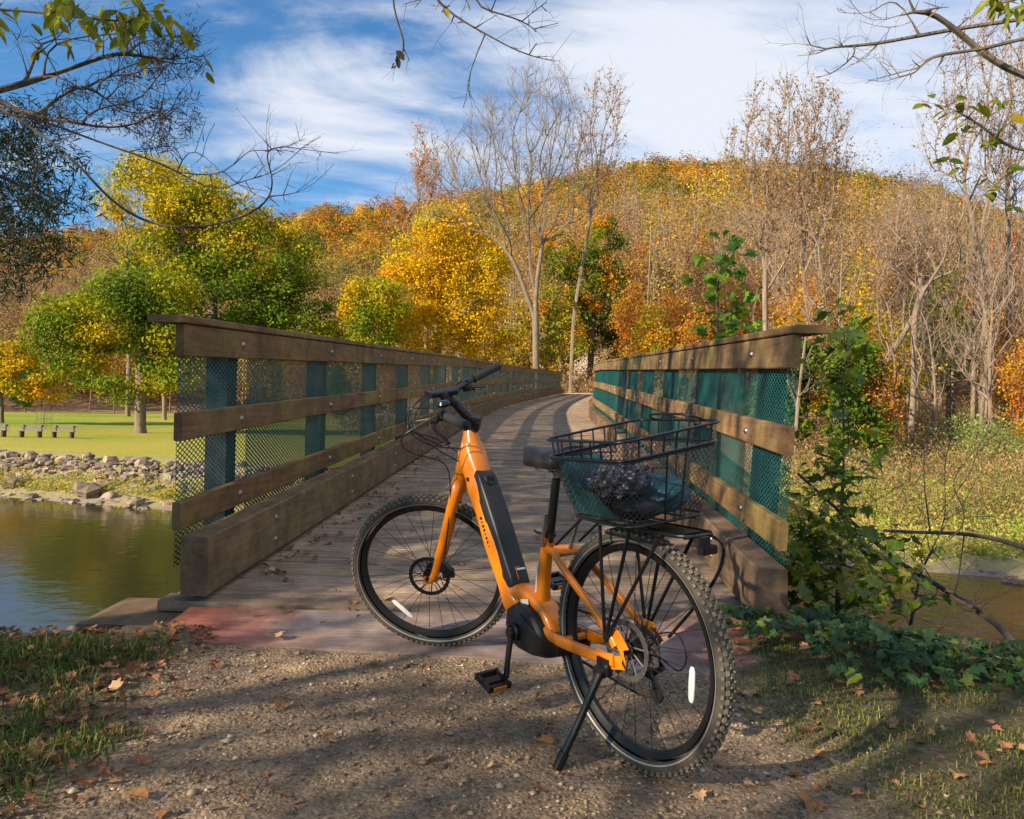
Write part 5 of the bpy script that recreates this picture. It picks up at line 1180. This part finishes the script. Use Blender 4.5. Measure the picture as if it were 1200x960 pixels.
# trees standing just outside the picture whose limbs reach in -----------------
LG = [(.22, .26, .015), (.30, .30, .015), (.42, .32, .015), (.12, .17, .012)]
def overhang(name, label, base, tops, limbs, seed, leafspec, rb, extra=None, shade=None, bark='bark_dark', rt=.0016, asc=.1, step=.09):
    """base + trunk; limbs: list of polylines (world) followed by twigs round them"""
    r_ = np.random.default_rng(seed); o0 = np.array(base, float); root = empty(name, tuple(o0)); tag(root, label, 'tree')
    tw = MB(); lm = MB()
    tr = [np.zeros(3)]+[np.array(t_)-o0 for t_ in tops]
    tb = bez(tr, 5); tw.tube(tb, list(np.linspace(rb, rb*.45, len(tb))), 12)
    for li in limbs:
        pl, r0, regions, K, lspec = li; pl = bez(np.array(pl), 4)-o0; hgt_ = pl[0][2]; q0 = tb[np.argmin(np.linalg.norm(tb-pl[0]+np.array([0, 0, .3]), axis=1))]; pl = np.vstack([q0, q0*.5+pl[0]*.5, pl]); T = cloud_px(K, regions, r_)-o0
        P, par, tp, ntr = skeleton(pl, T, r_, step, asc, .09); rad = radii(P, par, ntr, r0, rt); wood(tw, P, par, rad, .003, .02); twiglets(tw, P[ntr:] if 0 else P, par, rad, .004, .07, r_, 1, .0011)
        if lspec:
            npt, size, kind, cols, wts, hang, spread, frac = lspec
            nodes = np.arange(ntr, len(P)) if frac != 'tips' else tp; nodes = nodes[r_.random(len(nodes)) < (1 if frac == 'tips' else frac)]; 
            if len(nodes):
                C = np.repeat(P[nodes], npt, 0)+r_.normal(size=(len(nodes)*npt, 3))*spread; n = len(C)
                if kind == 'needle':
                    td = r_.normal(size=(n, 3))*np.array([1, 1, .5])+np.array([0, 0, -hang]); leaves(lm, C, size*(.6+.8*r_.random(n)), palette(n, cols, wts, r_), r_, .2, .13)
                else:
                    td = r_.normal(size=(n, 3))*np.array([1, 1, .3])+np.array([0, 0, -hang]); nr_ = r_.normal(size=(n, 3))*.5+np.array([0, -.5, 1.]); shaped_leaves(lm, C, size*(.7+.5*r_.random(n)), palette(n, cols, wts, r_, .12), td, nr_, kind, r_)
    if extra is not None:                 # the crown above the picture, which shades the path
        lob, K, npt, size, cols, wts, blob = extra; T = in_lobes(lob, K, r_, .2)-o0
        P, par, tp, ntr = skeleton([tr[0], tr[-1]], T, r_, .35, .8, .06); rad = radii(P, par, ntr, rb*.9, .006); wood(tw, P, par, rad, .02, .06)
        if npt:
            C = np.repeat(P[tp], npt, 0)+unit(r_.normal(size=(len(tp)*npt, 3)))*(r_.random((len(tp)*npt, 1))**.5)*blob; leaves(lm, C, size*(.7+.6*r_.random(len(C))), palette(len(C), cols, wts, r_), r_, .4, .6)
    tw.build('trunk', MT[bark], root, smooth=True, angle=60)
    if lm.v: lm.build('crown', MT['leaf_near'], root)
    return root
HEM = [(.022, .038, .016), (.035, .055, .02), (.055, .06, .03), (.05, .045, .02)]
# hemlock on the left
overhang('hemlock_tree', 'dark hemlock whose drooping needled boughs hang in from the left', (-7.2, 5.2, gz(-7.2, 5.2)-.1), [(-7.1, 5.2, 3), (-7.2, 5.2, 9)],
    [(P3((-420, 120, 5.4), (-150, 130, 5.4), (0, 205, 5.4), (55, 235, 5.4)), .03, [(20, 210, 60, 60, 5.4, .35), (40, 270, 50, 60, 5.4, .3), (10, 300, 35, 60, 5.4, .3), (70, 220, 40, 45, 5.4, .3), (15, 150, 40, 40, 5.4, .2)], 210, (22, .07, 'needle', HEM, [3, 3, 2, 1], .9, .06, .95)),
     (P3((-420, 60, 5.2), (-100, 80, 5.2), (20, 130, 5.2), (120, 190, 5.2), (190, 205, 5.2)), .02, [(170, 60, 45, 45, 5.2, .3), (190, 140, 45, 40, 5.2, .3), (120, 120, 70, 40, 5.2, .3), (60, 140, 50, 30, 5.2, .3), (210, 60, 30, 40, 5.2, .2)], 330, (16, .05, 'needle', [(.06, .05, .03), (.08, .06, .035), (.035, .05, .02)], [2, 2, 1], .9, .03, .55))],
    71, None, .16, extra=([((-7.2, 5.2, 6.0), (2.0, 1.8, 2.6)), ((-7.2, 5.2, 9), (1.5, 1.5, 2.0))], 260, 40, .12, HEM, [3, 2, 1, 1], .5))
# beech with yellow green leaves top left
overhang('beech_tree', 'beech reaching in at the top left with fine branches and yellow green leaves', (-6.6, 1.6, gz(-6.6, 1.6)-.1), [(-6.5, 1.6, 3), (-6.4, 1.7, 7)],
    [(P3((-700, 180, 3.9), (-250, 160, 3.9), (0, 106, 3.9), (90, 78, 3.9), (150, 55, 3.9), (185, 40, 3.9)), .017, [(120, 60, 110, 60, 3.9, .25), (200, 40, 60, 40, 3.9, .2), (60, 30, 70, 40, 3.9, .2), (230, 90, 40, 40, 3.9, .1)], 110, (1, .08, 'oval', LG, [3, 3, 2, 1], .8, .02, .11)),
     (P3((-600, 60, 3.7), (-150, 20, 3.7), (0, 10, 3.7), (80, 20, 3.7), (140, 25, 3.7)), .007, [(30, 15, 70, 22, 3.7, .15), (90, 20, 60, 20, 3.7, .1), (160, 10, 40, 30, 3.7, .1)], 30, (3, .10, 'oval', LG, [3, 3, 1, 1], 1.1, .03, 'tips')),
     (P3((-700, 260, 4.4), (-250, 150, 4.4), (0, 130, 4.4), (90, 158, 4.4), (170, 185, 4.4), (250, 212, 4.4), (315, 235, 4.4)), .006, [(280, 200, 60, 40, 4.4, .2), (210, 160, 50, 30, 4.4, .2), (340, 175, 50, 25, 4.4, .2)], 70, None),
     (P3((-600, -20, 4.6), (-150, 60, 4.6), (60, 165, 4.6), (110, 215, 4.6), (150, 250, 4.6), (200, 268, 4.6), (260, 262, 4.6), (305, 245, 4.6), (322, 215, 4.6), (310, 180, 4.6), (330, 172, 4.6), (395, 180, 4.6)), .008, [(330, 150, 60, 30, 4.6, .1), (360, 200, 40, 30, 4.6, .1), (260, 280, 60, 30, 4.6, .1), (210, 300, 40, 40, 4.6, .1), (300, 240, 50, 30, 4.6, .1)], 60, None)],
    72, None, .15, extra=([((-6.4, 1.7, 6.0), (2.2, 2.4, 2.0)), ((-6.6, 0.6, 4.2), (1.4, 1.4, 1.2))], 200, 16, .10, LG, [1, 1, 1, 1], .4))
# bare tree right of the picture
overhang('walnut_tree', 'bare branches of a tree on the right reaching in at the top right corner', (5.2, 3.0, gz(5.2, 3.0)-.1), [(5.1, 3.0, 2.6), (5.0, 3.1, 6.5)],
    [(P3((1700, 250, 4.2), (1320, 130, 4.2), (1200, 90, 4.2), (1155, 65, 4.2), (1120, 35, 4.2), (1075, 0, 4.2), (1030, -45, 4.2)), .018, [(1050, 20, 60, 40, 4.2, .1), (1010, -20, 60, 30, 4.2, .1), (1130, 30, 50, 40, 4.2, .1)], 22, None),
     (P3((1700, -120, 4.4), (1350, -10, 4.4), (1200, 22, 4.4), (1130, 32, 4.4), (1060, 45, 4.4), (1000, 55, 4.4), (945, 52, 4.4)), .012, [(990, 40, 60, 40, 4.4, .1), (980, 75, 50, 25, 4.4, .1), (1040, 20, 40, 30, 4.4, .1), (940, 55, 30, 15, 4.4, .1)], 80, (1, .035, 'oval', [(.08, .07, .02), (.2, .12, .04)], [1, 1], 1, .01, .01)),
     (P3((1700, 0, 4.1), (1300, 30, 4.1), (1200, 45, 4.1), (1150, 58, 4.1), (1090, 65, 4.1)), .010, [(1080, 75, 60, 25, 4.1, .1), (1050, 95, 40, 15, 4.1, .1)], 45, None),
     (P3((1700, 180, 4.0), (1300, 170, 4.0), (1200, 180, 4.0), (1160, 155, 4.0), (1110, 118, 4.0)), .009, [(1110, 120, 40, 15, 4, .1), (1150, 140, 40, 30, 4, .1), (1120, 195, 40, 12, 4, .1), (1180, 225, 25, 14, 4, .1)], 26, (2, .075, 'oval', LG, [2, 2, 1, 1], .4, .02, 'tips')),
     (P3((1500, -60, 3.6), (1260, -20, 3.6), (1200, -5, 3.6), (1180, 12, 3.6)), .008, [(1180, 8, 25, 14, 3.6, .05)], 8, (3, .085, 'oval', LG, [2, 2, 2, 1], 1.0, .03, 'tips'))],
    73, None, .16, bark='bark')
# twigs hanging into the top middle
overhang('cherry_tree', 'tree over the path with thin hanging twigs and few brown leaves at the top middle', (4.6, -1.6, gz(4.6, -1.6)-.1), [(4.4, -1.5, 2.8), (3.6, -1.0, 4.6)],
    [(P3((1300, -900, 1.6), (900, -500, 2.4), (620, -160, 3.2), (500, -40, 3.3), (520, 10, 3.3), (570, 40, 3.3), (610, 62, 3.3), (650, 72, 3.3)), .006, [(640, 60, 20, 12, 3.3, .03), (550, 20, 40, 14, 3.3, .03), (500, 10, 30, 12, 3.3, .03), (545, 100, 14, 30, 3.3, .03)], 22, (1, .055, 'oval', [(.30, .22, .02), (.18, .14, .03), (.35, .28, .02)], [2, 1, 1], 1.6, .01, .09)),
     (P3((900, -500, 2.4), (640, -160, 3.0), (545, -5, 3.1), (590, 15, 3.1), (635, 35, 3.1)), .004, [(640, 20, 25, 22, 3.1, .03), (570, 0, 30, 12, 3.1, .03)], 12, (1, .05, 'oval', [(.20, .14, .04), (.3, .24, .03)], [1, 1], 1.6, .01, .08)),
     (P3((620, -200, 3.0), (470, -50, 3.1), (462, 10, 3.1), (473, 45, 3.1), (480, 72, 3.1)), .004, [(470, 66, 8, 8, 3.1, .02)], 4, (2, .045, 'oval', [(.10, .08, .04)], [1], 1.6, .012, 'tips'))],
    74, None, .13)
# shading trees on the near bank, left of the picture
def shade_tree(x, y, h, seed, label, K=260, npt=20, w_=2.0, rb=.14, low=.45):
    r2 = np.random.default_rng(seed); L = [((r2.normal()*.4, r2.normal()*.4, h*k), (w_, w_, h*.17)) for k in np.linspace(low, .95, 4)]
    make_tree('bank_tree', label, 'tree', (x, y, gz(x, y)-.2), [(0, 0, 0), (.05, 0, h*.5), (0, .1, h*.9)], L, K, npt, .15, ([(.2, .22, .02), (.35, .28, .02), (.1, .13, .02)], [1, 1, 1]), rb, .01, seed, .55, asc=1.0, bark='bark', shell=.2, step=.4)
for i, (x, y, h, npt, low) in enumerate(((-6.4, -3.2, 8, 6, .35), (-9.5, -3.4, 10, 6, .4), (-8.6, -6.2, 9, 6, .3), (-12, -4.5, 12, 5, .35), (-6.8, .2, 10, 0, .4), (-10, .8, 12, 0, .4), (-12.5, 4.2, 13, 1, .45), (-15.5, 6.5, 14, 1, .45), (-13.5, -8.5, 12, 5, .35))):
    shade_tree(x, y, h, 300+i, ['thin bank tree left of the bridge with sparse leaves', 'bare bank tree left of the bridge'][npt == 0]+f', {["first","second","third","fourth","fifth","sixth","seventh","eighth","ninth"][i]} along the path edge', K=200, npt=npt, low=low, w_=1.8)

# ------------------------------------------------------------------ ground cover, leaves, gravel
r_ = np.random.default_rng(9)
def near_z(x, y):
    x = np.asarray(x, float); y = np.asarray(y, float); g_ = ss(-.16, .12, x-left_edge(y))*ss(-.16, .12, right_edge(y)-x)
    return ground_z(x, y)+ss(8, 4, np.hypot(x, y))*((fbm(x*14, y*14, 3)-.5)*.016+(fbm(x*3, y*3, 2)-.5)*.03*(1-g_)+(1-g_)*.02)
# gravel stones
n = 40000; y = 1.0+2.6*r_.random(n)**1.3; x = r_.uniform(-1.9, 1.7, n); k = (x > left_edge(y)-.25*r_.random(n)) & (x < right_edge(y)+.25*r_.random(n)) & (np.abs(x) < y*.75+.2)
k &= ~((y > np.interp(x, [e[0] for e in edge], [e[1] for e in edge])-.02) & (x > -1.62)); x, y = x[k], y[k]; n = len(x)
st = MB(); sz = np.clip(r_.lognormal(-5.75, .55, n), .0018, .017); base_v = np.array([(1, 0, 0), (0, 1, 0), (-1, 0, 0), (0, -1, 0), (0, 0, 1), (0, 0, -1)], float)
V = base_v[None]*(1+r_.normal(size=(n, 6, 1))*.2)*sz[:, None, None]*np.array([1, 1, .6]); a = r_.uniform(0, 6.28, n)
V = np.stack([V[..., 0]*np.cos(a)[:, None]-V[..., 1]*np.sin(a)[:, None], V[..., 0]*np.sin(a)[:, None]+V[..., 1]*np.cos(a)[:, None], V[..., 2]], -1)+np.stack([x, y, near_z(x, y)+sz*.25], -1)[:, None]
F = np.array([(0, 1, 4), (1, 2, 4), (2, 3, 4), (3, 0, 4), (1, 0, 5), (2, 1, 5), (3, 2, 5), (0, 3, 5)]); F = F[None]+(np.arange(n)*6)[:, None, None]
st.add(V.reshape(-1, 3), F.reshape(-1, 3), np.repeat(palette(n, [(.28, .205, .135), (.22, .16, .105), (.44, .35, .24), (.13, .095, .07)], [3, 3, 1, 2], r_), 8, 0))
tag(st.build('gravel', MT['pebble'], smooth=True, angle=0), 'loose tan and grey gravel of the path', 'gravel', kind='stuff')
# grass tufts
def blades(name, label, x, y, hgt, cols, wts, seed, m='grass', lean=.5, wd=.0035):
    r_ = np.random.default_rng(seed); n = len(x); b0 = np.stack([x, y, near_z(x, y)-.004], -1); h = hgt*(.4+.9*r_.random(n)); a = r_.uniform(0, 6.28, n); dr = np.stack([np.cos(a), np.sin(a), 0*a], -1); side = np.stack([-np.sin(a), np.cos(a), 0*a], -1)
    ln = lean*r_.random(n)
    p1 = b0+np.array([0, 0, 1])*h[:, None]*.6+dr*(h*ln*.35)[:, None]; p2 = b0+np.array([0, 0, 1])*(h*(.95-.5*ln))[:, None]+dr*(h*ln*1.1)[:, None]
    V = np.stack([b0-side*wd, b0+side*wd, p1+side*wd*.8, p1-side*wd*.8, p2], 1); o5 = (np.arange(n)*5)[:, None]; mb = MB(); c = palette(n, cols, wts, r_, .25)
    mb.v.append(V.reshape(-1, 3)); mb.n += n*5; mb.f.append(np.array([[0, 1, 2, 3]])+o5); mb.c.append(c); mb.m.append(np.zeros(n, np.int32)); mb.f.append(np.array([[3, 2, 4]])+o5); mb.c.append(c); mb.m.append(np.zeros(n, np.int32))
    return tag(mb.build(name, MT[m]), label, 'grass', kind='stuff')
def tufted(n, cx, cy, r_, sig=.07): i = r_.integers(0, len(cx), n); return cx[i]+r_.normal(size=n)*sig, cy[i]+r_.normal(size=n)*sig
tx = r_.uniform(-2.9, -1.25, 52); ty = r_.uniform(1.7, 3.25, 52); kk = tx < left_edge(ty)-.02; x, y = tufted(9500, tx[kk], ty[kk], r_, .075)
blades('grass_tufts', 'green grass tufts at the left edge of the gravel path', x, y, .07, [(.07, .12, .02), (.11, .16, .03), (.22, .20, .06), (.05, .08, .015)], [3, 2, 2, 3], 1, lean=1.1, wd=.0024)
n = 42000; x = r_.uniform(.75, 3.6, n); y = r_.uniform(1.7, 3.45, n); k = (x > right_edge(y)-.2*r_.random(n)) & (fbm(x*3, y*3)+r_.normal(size=n)*.08 > .42); x, y = x[k], y[k]
blades('short_grass', 'short yellow green grass at the right edge of the gravel path', x, y, .027, [(.16, .19, .035), (.26, .25, .06), (.09, .13, .02), (.3, .24, .09)], [3, 3, 2, 1], 2, lean=1.2, wd=.0018)
# ivy
n = 5200; x = r_.uniform(.95, 5.2, n); y = r_.uniform(2.75, 4.1, n); bl = 2.86+.22*(fbm(x*1.5, x*0)-.5)*2+.12*np.clip(x-2, -1, 2)*-1; k = (y > bl+r_.normal(size=n)*.07-.0) & (x > 1.02+.25*ss(3.5, 3.0, y)) & ~((x < 1.5) & (y > 3.65)) & (y < 4.1-.62*ss(1.35, 2.1, x)); x, y = x[k], y[k]; n = len(x)
z = near_z(x, y)+.02+(.11*fbm(x*4, y*4)*ss(0, .35, y-bl[k]+.05)+r_.random(n)*.06)*(1-.55*ss(1.4, 2.2, x)); lm = MB(); C = np.stack([x, y, z], -1)
nr_ = unit(r_.normal(size=(n, 3))*.45+np.array([-.1, -.45, 1.])); td = r_.normal(size=(n, 3))*np.array([1, 1, .2])+np.array([0, -.3, -.15])
shaped_leaves(lm, C, .055*(.6+.7*r_.random(n)), palette(n, [(.055, .12, .03), (.09, .17, .04), (.035, .08, .03), (.20, .26, .035)], [4, 3, 3, 1], r_), td, nr_, 'ivy', r_)
tag(lm.build('ivy', MT['leaf_near']), 'low green ivy bed in front of the right curb end', 'ivy', kind='stuff')
# leaf litter
def litter(name, label, x, y, z, size, seed, kinds_=('maple',), cols=None):
    r_ = np.random.default_rng(seed); mb = MB(); n = len(x); cols = cols or ([(.30, .13, .055), (.36, .19, .09), (.20, .09, .05), (.42, .24, .11), (.14, .07, .04)], [3, 3, 3, 1, 2])
    C = np.stack([x, y, z], -1); nr_ = unit(r_.normal(size=(n, 3))*.38+np.array([0, 0, 1.])); td = r_.normal(size=(n, 3))*np.array([1, 1, .12])
    shaped_leaves(mb, C, size*(.5+.9*r_.random(n)), palette(n, *cols, r_, .22), td, nr_, kinds_[0], r_, fold=.35); return tag(mb.build(name, MT['dryleaf']), label, 'leaf litter', kind='stuff')
n = 2300; x = r_.uniform(-3.3, -1.05, n); y = r_.uniform(1.5, 3.5, n); k = x < left_edge(y)+.02+.22*r_.random(n)**3; x, y = x[k], y[k]
litter('leaf_litter', 'brown leaf litter along the left edge of the path', x, y, near_z(x, y)+.008+.02*r_.random(len(x)), .036, 4)
n = 330; x = r_.uniform(.9, 4.4, n); y = r_.uniform(1.9, 3.6, n); k = x > right_edge(y)-.1; x, y = x[k], y[k]; bz = (y > 2.95)
litter('leaf_litter', 'tan fallen leaves caught in the ivy and grass right of the path', x, y, near_z(x, y)+.012+np.where(bz, .13, 0)*r_.random(len(x)), .042, 5, cols=([(.45, .22, .10), (.38, .18, .09), (.30, .13, .06), (.5, .3, .15)], [3, 2, 2, 1]))
n = 130; y = r_.uniform(4.2, 12, n); lat = -1.36+np.abs(r_.normal(size=n))*.13; p_ = bpt(y, 0, 0); litter('leaf_litter', 'brown leaves drifted against the foot of the left curb on the deck', p_[:, 0]+lat, y, p_[:, 2]+.012, .04, 6)
# single fallen leaves
def one_leaf(kind, seed, col, size=.07):
    r_ = np.random.default_rng(seed); mb = MB(); shaped_leaves(mb, np.zeros((1, 3)), [size], np.array([col]), np.array([[1., .05, .0]]), np.array([[.05, .1, 1.]]), kind, r_, fold=.42); return mb.build('fallen_leaf', MT['dryleaf'])
lp_ = [one_leaf('maple', 1, (.34, .15, .06)), one_leaf('oval', 2, (.30, .14, .055)), one_leaf('maple', 3, (.46, .28, .15)), one_leaf('oval', 4, (.16, .07, .03), .06)]
ud = [False]*4
named = [(498, 893, 1, 2, 'tan curled maple leaf on the gravel left of the kickstand foot'), (500, 779, 1.0, 1, 'long orange leaf on the gravel just before the threshold boards'), (322, 752, 1.1, 2, 'pale maple leaf at the edge of the threshold boards, left'), (173, 938, 1.2, 1, 'long brown leaf on the gravel at the bottom left'), (333, 826, .9, 0, 'brown maple leaf on the gravel below the front wheel, left'), (645, 872, 1.0, 0, 'red brown leaf touching the shadow of the kickstand'), (937, 857, 1.1, 1, 'brown leaf on the grass edge right of the rear wheel'), (1168, 900, 1.0, 1, 'orange brown leaf on the grass at the far right'), (137, 812, 1.1, 2, 'tan leaf on the grass edge at the left'), (285, 716, .6, 2, 'small yellow leaf on the red painted boards'), (418, 728, .6, 3, 'small dark leaf on the grey threshold boards'), (950, 935, 1.1, 0, 'brown leaf on the gravel at the bottom right'), (880, 812, .7, 1, 'small grey brown leaf beside the rear tyre')]
def put_leaf(u, v, s_, k, label, group=None, zoff=.010):
    d = ray(u, v); tt = (0.01-CAMZ)/d[2]; x, y = d[0]*tt, d[1]*tt
    if y > 3.79: zz_ = float(bridge_z(y)); tt = (zz_-CAMZ)/d[2]; x, y = d[0]*tt, d[1]*tt; zz_ = float(bridge_z(y))+.008
    elif y > float(np.interp(x, [e[0] for e in edge], [e[1] for e in edge])) and -1.6 < x < 1.4: zz_ = .030
    else: zz_ = float(near_z(x, y))+zoff
    o = lp_[k] if not ud[k] else lp_[k].copy()
    if ud[k]: COL.objects.link(o)
    ud[k] = True; o.location = (x, y, zz_); o.scale = (s_, s_, s_); o.rotation_euler = (rq.normal()*.25, rq.normal()*.25, rq.uniform(0, 6.28)); tag(o, label, 'leaf', group)
rq = np.random.default_rng(19)
for a in named: put_leaf(*a)
for _ in range(70):
    u, v = rq.uniform(120, 1000), rq.uniform(775, 955); put_leaf(u, v, rq.uniform(.3, .6), int(rq.integers(0, 4)), 'small dry leaf lying on the gravel path', 'small leaves on the gravel')
for _ in range(34):
    v = rq.uniform(560, 755); u = rq.uniform(max(240, 600-(v-440)*1.15), min(830, 650+(v-440)*.75)); put_leaf(u, v, rq.uniform(.45, .9), int(rq.integers(0, 4)), 'small dark leaf lying on the bridge deck', 'small leaves on the deck')
print('objects', len(bpy.data.objects), 'polys', sum(len(m_.polygons) for m_ in bpy.data.meshes))
